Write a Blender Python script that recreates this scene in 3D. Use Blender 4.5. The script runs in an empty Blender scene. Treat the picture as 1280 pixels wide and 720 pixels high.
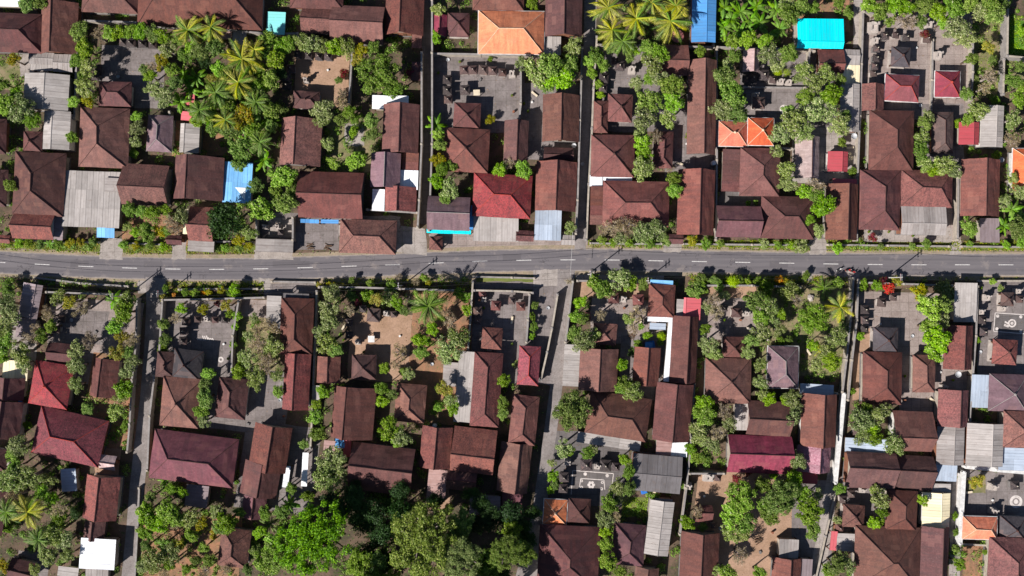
import bpy, math, random
import numpy as np
from mathutils import Vector, Matrix
R = math.radians
random.seed(7); rng = np.random.default_rng(7)
S = bpy.context.scene
COL = S.collection
# ---------------------------------------------------------------- camera
U = 0.2                       # metres of ground to one photo pixel
HC = 230.0                    # flying height of the drone
cam = bpy.data.cameras.new('camera'); cam.sensor_width = 36; cam.lens = 36 * HC / (1280 * U)
cam.clip_start = 1; cam.clip_end = 3000
co = bpy.data.objects.new('camera', cam); COL.objects.link(co); co.location = (0, 0, HC); S.camera = co
# ---------------------------------------------------------------- sky, sun, exposure
SUN_EL = 39; SUN_DIR = (-0.79, -0.61)      # horizontal direction towards the sun
w = bpy.data.worlds.new('World'); S.world = w; w.use_nodes = True
nt = w.node_tree; bg = nt.nodes['Background']; sky = nt.nodes.new('ShaderNodeTexSky')
sky.sky_type = 'NISHITA'; sky.sun_disc = False; sky.sun_elevation = R(SUN_EL)
sky.sun_rotation = math.atan2(SUN_DIR[0], SUN_DIR[1])
sky.air_density = 0.7; sky.dust_density = 0.15; sky.ozone_density = 1.0
nt.links.new(sky.outputs[0], bg.inputs[0]); bg.inputs[1].default_value = 0.053
sl = bpy.data.lights.new('sun', 'SUN'); sl.energy = 5.0; sl.angle = R(0.5); sl.color = (1, 0.95, 0.9)
so = bpy.data.objects.new('sun', sl); COL.objects.link(so)
ce = math.cos(R(SUN_EL))
so.rotation_euler = Vector((SUN_DIR[0]*ce, SUN_DIR[1]*ce, math.sin(R(SUN_EL)))).to_track_quat('Z', 'Y').to_euler()
S.view_settings.view_transform = 'Standard'; S.view_settings.look = 'None'
S.view_settings.exposure = 0.7; S.view_settings.gamma = 1

# ---------------------------------------------------------------- helpers
def at(px, py, z=0.0):
    k = U * (HC - z) / HC
    return Vector(((px - 640) * k, (360 - py) * k, z))
class MB:
    def __init__(s): s.v = []; s.f = []; s.uv = []
    def face(s, pts, uv=None):
        n = len(s.v); s.v += [tuple(p) for p in pts]; s.f.append(tuple(range(n, n + len(pts))))
        s.uv += list(uv) if uv else [(p[0], p[1]) for p in pts]
    def box(s, x0, y0, z0, x1, y1, z1, M=None, t=1.0):
        cx, cy = (x0 + x1) / 2, (y0 + y1) / 2
        P = [(x0, y0, z0), (x1, y0, z0), (x1, y1, z0), (x0, y1, z0)] + \
            [(cx + (a - cx) * t, cy + (b - cy) * t, z1) for a, b in ((x0, y0), (x1, y0), (x1, y1), (x0, y1))]
        P = [M @ Vector(p) for p in P] if M else P
        n = len(s.v); s.v += [tuple(p) for p in P]
        for q in ((3, 2, 1, 0), (4, 5, 6, 7), (0, 1, 5, 4), (1, 2, 6, 5), (2, 3, 7, 6), (3, 0, 4, 7)):
            s.f.append(tuple(n + i for i in q)); s.uv += [(P[i][0] + P[i][1], P[i][2]) if q not in ((4, 5, 6, 7), (3, 2, 1, 0)) else (P[i][0], P[i][1]) for i in q]
    def tube(s, pts, rad, n=6, cap=True):
        rings = []
        pts = [Vector(p) for p in pts]
        for i, p in enumerate(pts):
            d = (pts[min(i + 1, len(pts) - 1)] - pts[max(i - 1, 0)]).normalized()
            a = d.orthogonal().normalized(); b = d.cross(a)
            r = rad[i] if isinstance(rad, (list, tuple)) else rad
            base = len(s.v)
            for k in range(n):
                t = 2 * math.pi * k / n
                s.v.append(tuple(p + (a * math.cos(t) + b * math.sin(t)) * r))
            rings.append(base)
        for i in range(len(rings) - 1):
            for k in range(n):
                q = (rings[i] + k, rings[i] + (k + 1) % n, rings[i + 1] + (k + 1) % n, rings[i + 1] + k)
                s.f.append(q); s.uv += [(k / n, i)] * 4
        if cap:
            s.f.append(tuple(rings[0] + k for k in reversed(range(n)))); s.uv += [(0, 0)] * n
            s.f.append(tuple(rings[-1] + k for k in range(n))); s.uv += [(0, 0)] * n
    def lathe(s, prof, n=12, c=(0, 0)):
        base = len(s.v)
        for r, z in prof:
            for k in range(n):
                t = 2 * math.pi * k / n; s.v.append((c[0] + r * math.cos(t), c[1] + r * math.sin(t), z))
        for i in range(len(prof) - 1):
            for k in range(n):
                s.f.append((base + i * n + k, base + i * n + (k + 1) % n, base + (i + 1) * n + (k + 1) % n, base + (i + 1) * n + k)); s.uv += [(k / n, i)] * 4
        s.f.append(tuple(base + (len(prof) - 1) * n + k for k in range(n))); s.uv += [(0, 0)] * n
    def mesh(s, name, mat):
        me = bpy.data.meshes.new(name); me.from_pydata(s.v, [], s.f)
        l = me.uv_layers.new(name='uv'); l.data.foreach_set('uv', [c for t in s.uv for c in t])
        if mat: me.materials.append(mat)
        return me
def link(name, me, parent=None, loc=None, rz=None):
    o = bpy.data.objects.new(name, me); COL.objects.link(o)
    if parent: o.parent = parent
    if loc is not None: o.location = loc
    if rz is not None: o.rotation_euler[2] = rz
    return o
def struct(name, mb, mat, z=None):
    o = link(name, mb.mesh(name, mat)); o['kind'] = 'structure'; return o
THINGS = []      # every countable thing: object, px, py, words, category, group, fixed label
def thing(name, px, py, z, words, cat, group=None, label=None, rz=0, me=None, wd=10, ht=10):
    o = link(name, me, None, at(px, py, z) if z is not None else None, rz)
    if z is not None: o.location[2] = 0
    THINGS.append([o, px, py, words, cat, group, label, wd, ht]); return o
def copy_tree(o, parent=None):
    c = o.copy(); COL.objects.link(c); c.parent = parent
    for ch in o.children: copy_tree(ch, c)
    return c
# ---------------------------------------------------------------- materials
def nodes(name, rough=0.85, spec=0.2):
    m = bpy.data.materials.new(name); m.use_nodes = True; t = m.node_tree; b = t.nodes['Principled BSDF']
    b.inputs['Roughness'].default_value = rough; b.inputs['Specular IOR Level'].default_value = spec
    return m, t, b
def N(t, k, **kw):
    n = t.nodes.new('ShaderNode' + k)
    for a, v in kw.items(): setattr(n, a, v)
    return n
def mixc(t, f, a, b, mode='MIX'):
    n = N(t, 'Mix', data_type='RGBA', blend_type=mode)
    for i, v in ((0, f), (6, a), (7, b)):
        if hasattr(v, 'links') or hasattr(v, 'is_output'): t.links.new(v, n.inputs[i])
        elif isinstance(v, (int, float)): n.inputs[i].default_value = v
        else: n.inputs[i].default_value = (*v, 1)
    return n.outputs[2]
def math_(t, op, a, b=0.0, c=None):
    n = N(t, 'Math', operation=op)
    for i, v in enumerate((a, b) if c is None else (a, b, c)):
        if hasattr(v, 'is_output'): t.links.new(v, n.inputs[i])
        else: n.inputs[i].default_value = v
    return n.outputs[0]
def noise(t, vec, sc, det=4, rough=0.6):
    n = N(t, 'TexNoise'); n.inputs['Scale'].default_value = sc; n.inputs['Detail'].default_value = det
    n.inputs['Roughness'].default_value = rough
    if vec is not None: t.links.new(vec, n.inputs['Vector'])
    return n.outputs['Fac']
def ramp(t, f, a, b):
    n = N(t, 'MapRange'); t.links.new(f, n.inputs[0]); n.inputs[1].default_value = a; n.inputs[2].default_value = b
    return n.outputs[0]
def offs(t, src):     # per-object offset so that no two roofs repeat each other
    oi = N(t, 'ObjectInfo'); v = N(t, 'VectorMath', operation='ADD'); s_ = math_(t, 'MULTIPLY', oi.outputs['Random'], 137.0)
    t.links.new(src, v.inputs[0]); t.links.new(s_, v.inputs[1]); return v.outputs[0], oi
def tile_mat(name, a, b, spot=None, amt=0.5, tile=0.28):
    m, t, bs = nodes(name, 0.8, 0.25)
    uv = N(t, 'UVMap').outputs[0]; v, oi = offs(t, uv)
    br = N(t, 'TexBrick'); t.links.new(v, br.inputs['Vector'])
    for k, x in (('Scale', 1.0), ('Mortar Size', 0.02), ('Brick Width', tile), ('Row Height', tile * 1.1), ('Bias', 0.0)): br.inputs[k].default_value = x
    br.inputs['Color1'].default_value = (0, 0, 0, 1); br.inputs['Color2'].default_value = (1, 1, 1, 1); br.inputs['Mortar'].default_value = (0.2, 0.2, 0.2, 1)
    fac = math_(t, 'MULTIPLY', br.outputs['Color'], 0.55)
    n1 = noise(t, v, 0.35, 4); n2 = noise(t, v, 2.4, 3, 0.7)
    f = math_(t, 'ADD', fac, math_(t, 'SUBTRACT', math_(t, 'ADD', math_(t, 'MULTIPLY', n1, 1.5), math_(t, 'MULTIPLY', n2, 0.9)), 0.95))
    c = mixc(t, ramp(t, f, 0, 1), a, b)
    if spot:
        c = mixc(t, math_(t, 'MULTIPLY', ramp(t, math_(t, 'ADD', noise(t, v, 3.0, 5, 0.8), math_(t, 'MULTIPLY', br.outputs['Color'], 0.12)), 0.52, 0.62), amt), c, spot)
    mp = N(t, 'Mapping'); mp.inputs['Scale'].default_value = (1.3, 0.16, 1); t.links.new(v, mp.inputs['Vector'])
    c = mixc(t, ramp(t, noise(t, mp.outputs[0], 1.0, 4), 0.35, 0.75), c, mixc(t, 0.45, c, (0.03, 0.025, 0.03)))   # weathering streaks
    c = mixc(t, ramp(t, noise(t, v, 5.0, 2, 0.5), 0.66, 0.76), c, mixc(t, 0.3, c, (0.35, 0.3, 0.28)))             # lichen
    b2 = N(t, 'TexBrick'); t.links.new(v, b2.inputs['Vector'])          # rows of replaced tiles
    for k, x in (('Scale', 1.0), ('Mortar Size', 0.0), ('Brick Width', 2.1), ('Row Height', 1.24)): b2.inputs[k].default_value = x
    b2.inputs['Color1'].default_value = (0, 0, 0, 1); b2.inputs['Color2'].default_value = (1, 1, 1, 1)
    c = mixc(t, math_(t, 'MULTIPLY', ramp(t, b2.outputs['Color'], 0.86, 0.9), 0.3), c, mixc(t, 0.5, b, (0.3, 0.15, 0.11)))
    c = mixc(t, math_(t, 'MULTIPLY', ramp(t, noise(t, v, 0.22, 5, 0.7), 0.52, 0.72), 0.45), c, mixc(t, 0.5, a, (0.06, 0.055, 0.045)))  # grime and moss patches
    h = N(t, 'HueSaturation'); t.links.new(c, h.inputs['Color']); t.links.new(math_(t, 'ADD', math_(t, 'MULTIPLY', oi.outputs['Random'], 0.5), 0.68), h.inputs['Value'])
    t.links.new(math_(t, 'ADD', math_(t, 'MULTIPLY', math_(t, 'FRACT', math_(t, 'MULTIPLY', oi.outputs['Random'], 5.7)), 0.02), 0.486), h.inputs['Hue'])
    t.links.new(math_(t, 'ADD', math_(t, 'MULTIPLY', math_(t, 'FRACT', math_(t, 'MULTIPLY', oi.outputs['Random'], 7.3)), 0.2), 0.88), h.inputs['Saturation'])
    t.links.new(h.outputs[0], bs.inputs['Base Color'])
    bu = N(t, 'Bump'); bu.inputs['Strength'].default_value = 0.4; bu.inputs['Distance'].default_value = 0.04
    t.links.new(math_(t, 'ADD', br.outputs['Fac'], n2), bu.inputs['Height']); t.links.new(bu.outputs[0], bs.inputs['Normal'])
    return m
def sheet_mat(name, a, b, rough=0.55, stain=0.5, wave=0.16):
    m, t, bs = nodes(name, rough, 0.35)
    uv = N(t, 'UVMap').outputs[0]; v, oi = offs(t, uv)
    mp = N(t, 'Mapping'); mp.inputs['Scale'].default_value = (1.6, 0.2, 1); t.links.new(v, mp.inputs['Vector'])
    f = ramp(t, math_(t, 'ADD', math_(t, 'MULTIPLY', noise(t, mp.outputs[0], 1, 5), 0.6), math_(t, 'MULTIPLY', noise(t, v, 0.6, 5), 0.5)), 0.42, 0.72)
    c = mixc(t, math_(t, 'MULTIPLY', f, stain), a, b)
    w2 = N(t, 'TexWave', wave_type='BANDS', bands_direction='X'); w2.inputs['Scale'].default_value = 0.314 / 0.76; w2.inputs['Distortion'].default_value = 0.6; t.links.new(uv, w2.inputs['Vector'])
    c = mixc(t, math_(t, 'MULTIPLY', ramp(t, w2.outputs['Fac'], 0.35, 0.05), 0.18), c, mixc(t, 0.6, b, (0.12, 0.1, 0.09)))   # darker bands along the sheet
    c = mixc(t, math_(t, 'MULTIPLY', ramp(t, noise(t, v, 0.9, 6, 0.75), 0.56, 0.68), stain * 0.7), c, mixc(t, 0.5, b, (0.2, 0.12, 0.08)))
    h = N(t, 'HueSaturation'); t.links.new(c, h.inputs['Color']); t.links.new(math_(t, 'ADD', math_(t, 'MULTIPLY', oi.outputs['Random'], 0.34), 0.8), h.inputs['Value'])
    t.links.new(h.outputs[0], bs.inputs['Base Color'])
    wv = N(t, 'TexWave', wave_type='BANDS', bands_direction='X'); wv.inputs['Scale'].default_value = 0.314 / wave; t.links.new(uv, wv.inputs['Vector'])
    bu = N(t, 'Bump'); bu.inputs['Strength'].default_value = 0.5; bu.inputs['Distance'].default_value = 0.03
    t.links.new(wv.outputs['Fac'], bu.inputs['Height']); t.links.new(bu.outputs[0], bs.inputs['Normal'])
    return m
def rough_mat(name, a, b, sc=0.5, sp=None, rough=0.92, bump=0.3, lo=0.4, hi=0.62, world=True, joint=0):
    m, t, bs = nodes(name, rough, 0.15)
    g = N(t, 'NewGeometry' if world else 'TexCoord').outputs['Position' if world else 'Object']
    n1 = noise(t, g, sc, 8, 0.65); c = mixc(t, ramp(t, n1, lo, hi), a, b)
    n2 = noise(t, g, sc * 9, 4, 0.7); c = mixc(t, ramp(t, n2, 0.3, 0.75), mixc(t, 0.4, c, (0.02, 0.018, 0.015)), c)
    if sp: c = mixc(t, ramp(t, noise(t, g, sc * 2.7, 5, 0.75), 0.55, 0.66), c, sp)
    if joint:
        jb = N(t, 'TexBrick'); mj = N(t, 'Mapping'); mj.inputs['Rotation'].default_value = (0, 0, -0.03); t.links.new(g, mj.inputs[0]); t.links.new(mj.outputs[0], jb.inputs['Vector'])
        for k, x in (('Scale', 1.0), ('Mortar Size', 0.07), ('Mortar Smooth', 0.4), ('Brick Width', joint), ('Row Height', joint)): jb.inputs[k].default_value = x
        jb.offset = 0; jb.inputs['Color1'].default_value = (0, 0, 0, 1); jb.inputs['Color2'].default_value = (1, 1, 1, 1)
        c = mixc(t, math_(t, 'MULTIPLY', jb.outputs['Color'], 0.25), c, mixc(t, 0.5, c, (0.3, 0.27, 0.25))); c = mixc(t, math_(t, 'MULTIPLY', jb.outputs['Fac'], 0.4), c, (0.07, 0.065, 0.05))
    t.links.new(c, bs.inputs['Base Color'])
    bu = N(t, 'Bump'); bu.inputs['Strength'].default_value = bump; bu.inputs['Distance'].default_value = 0.1
    t.links.new(n2, bu.inputs['Height']); t.links.new(bu.outputs[0], bs.inputs['Normal']); return m
def leaf_mat(name, a, b, c_=None, tr=0.35):
    m, t, bs = nodes(name, 0.55, 0.3)
    g = N(t, 'NewGeometry'); oi = N(t, 'ObjectInfo')
    c = mixc(t, g.outputs['Random Per Island'], a, b)
    if c_: c = mixc(t, ramp(t, math_(t, 'FRACT', math_(t, 'MULTIPLY', g.outputs['Random Per Island'], 17.7)), 0.8, 0.9), c, c_)
    h = N(t, 'HueSaturation'); t.links.new(c, h.inputs['Color'])
    t.links.new(math_(t, 'ADD', math_(t, 'MULTIPLY', oi.outputs['Random'], 0.6), 0.85), h.inputs['Value'])
    t.links.new(math_(t, 'ADD', math_(t, 'MULTIPLY', math_(t, 'FRACT', math_(t, 'MULTIPLY', oi.outputs['Random'], 9.1)), 0.024), 0.474), h.inputs['Hue'])
    t.links.new(math_(t, 'ADD', math_(t, 'MULTIPLY', math_(t, 'FRACT', math_(t, 'MULTIPLY', oi.outputs['Random'], 23.7)), 0.25), 1.02), h.inputs['Saturation'])
    t.links.new(h.outputs[0], bs.inputs['Base Color'])
    tl = N(t, 'BsdfTranslucent'); t.links.new(h.outputs[0], tl.inputs[0]); mx = N(t, 'MixShader'); mx.inputs[0].default_value = tr
    t.links.new(bs.outputs[0], mx.inputs[1]); t.links.new(tl.outputs[0], mx.inputs[2]); t.links.new(mx.outputs[0], t.nodes['Material Output'].inputs[0])
    return m
def plain(name, c, rough=0.7, c2=None): return rough_mat(name, c, c2 or tuple(x * 0.72 for x in c), 0.9, None, rough, 0.15, world=False)
M = {
 'db': tile_mat('dark_brown_tile', (0.083, 0.036, 0.032), (0.148, 0.063, 0.055)),
 'br': tile_mat('brown_tile', (0.12, 0.047, 0.036), (0.225, 0.088, 0.066)),
 'ru': tile_mat('rusty_tile', (0.105, 0.042, 0.036), (0.21, 0.078, 0.062), (0.32, 0.115, 0.09), 0.6),
 'rd': tile_mat('red_tile', (0.13, 0.032, 0.036), (0.27, 0.055, 0.06), (0.42, 0.075, 0.08), 0.65),
 'cr': tile_mat('crimson_tile', (0.25, 0.05, 0.062), (0.34, 0.075, 0.092)),
 'mg': tile_mat('maroon_sheet_tile', (0.2, 0.03, 0.05), (0.36, 0.065, 0.095), tile=0.5),
 'mw': tile_mat('dull_wine_tile', (0.13, 0.045, 0.05), (0.2, 0.075, 0.08), tile=0.5),
 'or': tile_mat('orange_tile', (0.62, 0.135, 0.04), (0.82, 0.215, 0.07)),
 'pu': tile_mat('purple_grey_tile', (0.15, 0.085, 0.1), (0.22, 0.14, 0.155)),
 'dg': tile_mat('dark_grey_thatch', (0.05, 0.043, 0.05), (0.09, 0.078, 0.085), tile=0.4),
 'pk': tile_mat('pink_grey_tile', (0.42, 0.29, 0.28), (0.6, 0.46, 0.44)),
 'pm': tile_mat('mottled_mauve_tile', (0.2, 0.07, 0.09), (0.34, 0.16, 0.19), (0.45, 0.28, 0.3), 0.5),
 'th': tile_mat('black_palm_fibre', (0.03, 0.024, 0.024), (0.07, 0.052, 0.05), (0.16, 0.12, 0.11), 0.4, 0.15),
 'tb': tile_mat('brown_palm_fibre', (0.07, 0.045, 0.04), (0.13, 0.085, 0.075), None, 0, 0.15),
 'gr': sheet_mat('grey_cement_sheet', (0.33, 0.30, 0.285), (0.17, 0.14, 0.13), 0.85, 0.7),
 'dk': sheet_mat('dark_grey_sheet', (0.14, 0.13, 0.135), (0.07, 0.06, 0.06), 0.8, 0.7),
 'lg': sheet_mat('pale_grey_sheet', (0.40, 0.365, 0.345), (0.23, 0.205, 0.19), 0.8, 0.7),
 'gp': sheet_mat('mauve_grey_sheet', (0.28, 0.22, 0.235), (0.16, 0.12, 0.12), 0.8, 0.7),
 'wh': sheet_mat('white_sheet', (0.86, 0.87, 0.9), (0.6, 0.62, 0.64), 0.4, 0.25),
 'bl': sheet_mat('blue_sheet', (0.09, 0.30, 0.62), (0.045, 0.2, 0.48), 0.4, 0.5),
 'sb': sheet_mat('sky_blue_sheet', (0.22, 0.50, 0.82), (0.1, 0.34, 0.7), 0.4, 0.6),
 'cy': sheet_mat('cyan_sheet', (0.0, 0.72, 0.80), (0.0, 0.55, 0.66), 0.4, 0.4),
 'aq': sheet_mat('aqua_sheet', (0.25, 0.75, 0.72), (0.2, 0.62, 0.6), 0.4, 0.3),
 'rl': sheet_mat('pinkish_red_sheet', (0.62, 0.13, 0.15), (0.45, 0.08, 0.1), 0.6, 0.4),
 'pb': sheet_mat('pale_blue_sheet', (0.42, 0.48, 0.57), (0.28, 0.34, 0.42), 0.5, 0.6),
 'cm': sheet_mat('cream_sheet', (0.80, 0.70, 0.47), (0.6, 0.5, 0.34), 0.6, 0.4),
 're': sheet_mat('red_sheet', (0.38, 0.06, 0.075), (0.2, 0.035, 0.04), 0.5, 0.5),
 'mr': sheet_mat('rust_pink_sheet', (0.42, 0.27, 0.25), (0.25, 0.12, 0.1), 0.7, 0.7),
}
SHEET = {'gr', 'dk', 'lg', 'gp', 'wh', 'bl', 'sb', 'cy', 'aq', 'pb', 'cm', 're', 'mr', 'rl'}
WORD = {'db': 'dark brown', 'br': 'brown', 'ru': 'rusty mottled', 'rd': 'bright red', 'cr': 'crimson', 'mg': 'maroon', 'mw': 'dull wine red', 'or': 'orange',
 'pu': 'purple grey', 'dg': 'dark grey', 'pk': 'pale pinkish', 'pm': 'mottled mauve', 'gr': 'grey sheet', 'dk': 'dark grey sheet', 'lg': 'pale grey sheet',
 'gp': 'mauve grey sheet', 'wh': 'white sheet', 'bl': 'blue sheet', 'sb': 'sky blue sheet', 'cy': 'cyan sheet', 'aq': 'aqua sheet', 'pb': 'pale blue sheet',
 'cm': 'cream sheet', 'rl': 'pinkish red sheet', 're': 'dark red sheet', 'mr': 'rusty pink sheet'}
X = {
 'plaster': plain('weathered_plaster', (0.48, 0.42, 0.35)), 'whitewash': plain('white_painted_wall', (0.78, 0.75, 0.7)),
 'brick': plain('orange_brick', (0.30, 0.13, 0.08)), 'stone': plain('grey_andesite', (0.2, 0.185, 0.18)), 'palestone': plain('pale_sandstone', (0.5, 0.44, 0.4)),
 'coping': plain('grey_coping', (0.34, 0.31, 0.295)), 'wood': plain('brown_timber', (0.14, 0.07, 0.04)), 'ridge': plain('ridge_cap', (0.10, 0.048, 0.042)),
 'ridgered': plain('red_ridge_cap', (0.5, 0.07, 0.05)), 'ridgeor': plain('orange_ridge_cap', (0.85, 0.6, 0.42)), 'white': plain('white_paint', (0.82, 0.81, 0.79), 0.5),
 'dark': plain('dark_metal', (0.05, 0.05, 0.055), 0.5), 'glass': plain('window_glass', (0.03, 0.04, 0.045), 0.15), 'bark': plain('brown_bark', (0.14, 0.1, 0.07)),
 'greybark': plain('grey_bark', (0.40, 0.34, 0.31)), 'cream': plain('cream_paint', (0.8, 0.68, 0.5)), 'redpaint': plain('red_paint', (0.5, 0.04, 0.04), 0.4),
 'pinkpaint': plain('pink_paint', (0.55, 0.2, 0.2), 0.5), 'gold': plain('gold_finial', (0.75, 0.68, 0.55), 0.4), 'metal': plain('pale_metal', (0.55, 0.56, 0.58), 0.4),
 'rubber': plain('black_rubber', (0.02, 0.02, 0.02)), 'marble': plain('pale_marble', (0.75, 0.68, 0.64), 0.5), 'bluepaint': plain('blue_paint', (0.04, 0.22, 0.7), 0.4),
 'flowerw': plain('white_petals', (0.62, 0.66, 0.38)), 'post': plain('concrete_post', (0.6, 0.58, 0.55)), 'pot': plain('terracotta_pot', (0.3, 0.12, 0.07)),
}
GM = {  # ground surfaces
 'earth': rough_mat('bare_earth', (0.17, 0.11, 0.08), (0.075, 0.065, 0.04), 0.22, (0.05, 0.075, 0.022)),
 'soil': rough_mat('tan_soil', (0.43, 0.275, 0.19), (0.34, 0.215, 0.14), 0.3, None, bump=0.2),
 'clay': rough_mat('orange_clay_soil', (0.38, 0.19, 0.11), (0.22, 0.14, 0.085), 0.35, (0.12, 0.13, 0.05)),
 'pave': rough_mat('grey_paving', (0.25, 0.215, 0.21), (0.165, 0.14, 0.135), 0.2, (0.11, 0.095, 0.088), joint=2.6),
 'dpave': rough_mat('dark_paving', (0.15, 0.135, 0.135), (0.11, 0.098, 0.098), 0.4, joint=1.8),
 'ppave': rough_mat('pale_pink_paving', (0.36, 0.295, 0.27), (0.26, 0.205, 0.185), 0.35, (0.2, 0.15, 0.14), joint=2.2),
 'lane': rough_mat('lane_concrete', (0.30, 0.265, 0.255), (0.21, 0.185, 0.175), 0.25, (0.16, 0.13, 0.12)),
 'conc': rough_mat('pale_concrete', (0.42, 0.37, 0.34), (0.31, 0.27, 0.245), 0.4, (0.2, 0.17, 0.15), joint=3.0),
 'lawn': rough_mat('lawn', (0.13, 0.17, 0.035), (0.19, 0.20, 0.06), 0.5), 'bright': rough_mat('bright_lawn', (0.10, 0.25, 0.02), (0.07, 0.17, 0.02), 0.4),
 'dry': rough_mat('dry_grass_ground', (0.28, 0.22, 0.13), (0.15, 0.16, 0.06), 0.4, (0.1, 0.13, 0.04)),
 'shoulder': rough_mat('sandy_shoulder', (0.36, 0.28, 0.2), (0.27, 0.22, 0.16), 0.4, (0.15, 0.16, 0.07)),
}
L = {
 'G': leaf_mat('green_leaves', (0.06, 0.13, 0.022), (0.19, 0.31, 0.065), (0.33, 0.40, 0.15)),
 'L': leaf_mat('bright_leaves', (0.09, 0.22, 0.02), (0.24, 0.42, 0.06), (0.38, 0.5, 0.16)),
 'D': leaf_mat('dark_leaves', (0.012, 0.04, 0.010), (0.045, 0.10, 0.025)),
 'F': leaf_mat('frangipani_leaves', (0.10, 0.16, 0.04), (0.26, 0.34, 0.12), (0.48, 0.5, 0.28)),
 'K': leaf_mat('sparse_grey_leaves', (0.18, 0.16, 0.075), (0.36, 0.31, 0.19), (0.5, 0.42, 0.32)),
 'O': leaf_mat('olive_leaves', (0.15, 0.19, 0.02), (0.36, 0.37, 0.07), (0.46, 0.3, 0.08)),
 'R': leaf_mat('red_bracts', (0.42, 0.05, 0.04), (0.8, 0.18, 0.14), (0.12, 0.2, 0.04)),
 'X': leaf_mat('dark_red_leaves', (0.1, 0.02, 0.025), (0.25, 0.06, 0.06), (0.08, 0.12, 0.03)),
 'E': leaf_mat('orange_leaves', (0.6, 0.25, 0.04), (0.8, 0.5, 0.1), (0.2, 0.25, 0.05)),
 'S': leaf_mat('lime_leaves', (0.2, 0.35, 0.02), (0.42, 0.55, 0.08)),
 'M': leaf_mat('tamarind_leaves', (0.05, 0.15, 0.008), (0.13, 0.29, 0.02), (0.22, 0.40, 0.05)),
 'H': leaf_mat('grey_green_leaves', (0.07, 0.12, 0.03), (0.2, 0.27, 0.08), (0.32, 0.37, 0.15)),
 'P': leaf_mat('palm_fronds', (0.05, 0.12, 0.02), (0.17, 0.27, 0.07), (0.4, 0.42, 0.2)),
 'Y': leaf_mat('yellowing_palm_fronds', (0.12, 0.18, 0.025), (0.46, 0.46, 0.10), (0.62, 0.56, 0.2)),
 'A': leaf_mat('banana_leaves', (0.06, 0.16, 0.02), (0.16, 0.31, 0.06)),
 'W': leaf_mat('grass_blades', (0.1, 0.16, 0.02), (0.26, 0.3, 0.07), (0.35, 0.28, 0.12)),
}
# ---------------------------------------------------------------- ground, road, lanes, yards
g = MB(); g.face([(-900, -900, 0), (900, -900, 0), (900, 900, 0), (-900, 900, 0)]); struct('ground', g, GM['earth'])
RC = [(-400, 326), (-100, 327), (0, 328), (52, 330.5), (107, 333), (161, 335), (217, 336.3), (272, 336.7), (327, 336), (382, 334.5), (437, 332.7), (492, 331), (547, 328.7),
      (602, 326.4), (657, 325.2), (713, 324.8), (768, 325), (823, 326), (878, 327), (933, 328), (988, 329), (1043, 330), (1098, 330.7), (1152, 331), (1206, 331), (1260, 331), (1400, 331), (1700, 330)]
def rcy(x):
    for (a, b), (c, d) in zip(RC, RC[1:]):
        if a <= x <= c: return b + (d - b) * (x - a) / (c - a)
def strip(pts, wid, z, off=0.0):
    m = MB(); P = [at(x, y) for x, y in pts]; prev = None; d_ = 0
    for i, p in enumerate(P):
        t = (P[min(i + 1, len(P) - 1)] - P[max(i - 1, 0)]).normalized(); n = Vector((-t.y, t.x, 0))
        wd = (wid[i] if isinstance(wid, list) else wid) * U / 2
        a = p + n * (wd + off * U); b = p - n * (wd - off * U); a.z = b.z = z
        if i: d_ += (p - P[i - 1]).length
        if prev: m.face([prev[1], b, a, prev[0]], [(prev[2], 0), (d_, 0), (d_, 1), (prev[2], 1)])
        prev = (a, b, d_)
    return m
fine = [(x, rcy(x)) for x in range(-390, 1690, 12)]
struct('road_shoulder', strip(fine, 37, 0.006), GM['shoulder'])
m, t, bs = nodes('asphalt', 0.88, 0.2)
gp = N(t, 'NewGeometry').outputs['Position']; uvn = N(t, 'SeparateXYZ'); t.links.new(N(t, 'UVMap').outputs[0], uvn.inputs[0])
mp = N(t, 'Mapping'); mp.inputs['Scale'].default_value = (0.05, 1.3, 1); t.links.new(gp, mp.inputs['Vector'])
c = mixc(t, ramp(t, noise(t, mp.outputs[0], 1.0, 6), 0.35, 0.68), (0.125, 0.113, 0.124), (0.175, 0.158, 0.166))
c = mixc(t, ramp(t, noise(t, gp, 14, 3, 0.8), 0.3, 0.75), mixc(t, 0.35, c, (0.05, 0.05, 0.05)), c)
c = mixc(t, ramp(t, noise(t, gp, 0.3, 5, 0.7), 0.56, 0.64), c, (0.18, 0.158, 0.155))
tp = math_(t, 'ABSOLUTE', math_(t, 'SUBTRACT', math_(t, 'ABSOLUTE', math_(t, 'SUBTRACT', uvn.outputs[1], 0.5)), 0.24))
c = mixc(t, math_(t, 'MULTIPLY', ramp(t, tp, 0.09, 0.02), 0.35), c, (0.085, 0.078, 0.085))      # tyre-worn tracks
vo = N(t, 'TexVoronoi', feature='DISTANCE_TO_EDGE'); vo.inputs['Scale'].default_value = 0.22; vn = N(t, 'VectorMath', operation='ADD'); t.links.new(gp, vn.inputs[0])
nn = N(t, 'TexNoise'); nn.inputs['Scale'].default_value = 0.8; t.links.new(gp, nn.inputs['Vector']); vs_ = N(t, 'VectorMath', operation='SCALE'); t.links.new(nn.outputs['Color'], vs_.inputs[0]); vs_.inputs['Scale'].default_value = 3; t.links.new(vs_.outputs[0], vn.inputs[1]); t.links.new(vn.outputs[0], vo.inputs['Vector'])
c = mixc(t, math_(t, 'MULTIPLY', ramp(t, vo.outputs['Distance'], 0.012, 0.004), ramp(t, noise(t, gp, 0.12, 3), 0.5, 0.6)), c, (0.05, 0.045, 0.05))   # cracks
pb2 = N(t, 'TexBrick'); t.links.new(gp, pb2.inputs['Vector'])
for k_, x_ in (('Scale', 1.0), ('Mortar Size', 0.0), ('Brick Width', 4.6), ('Row Height', 1.7)): pb2.inputs[k_].default_value = x_
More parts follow.
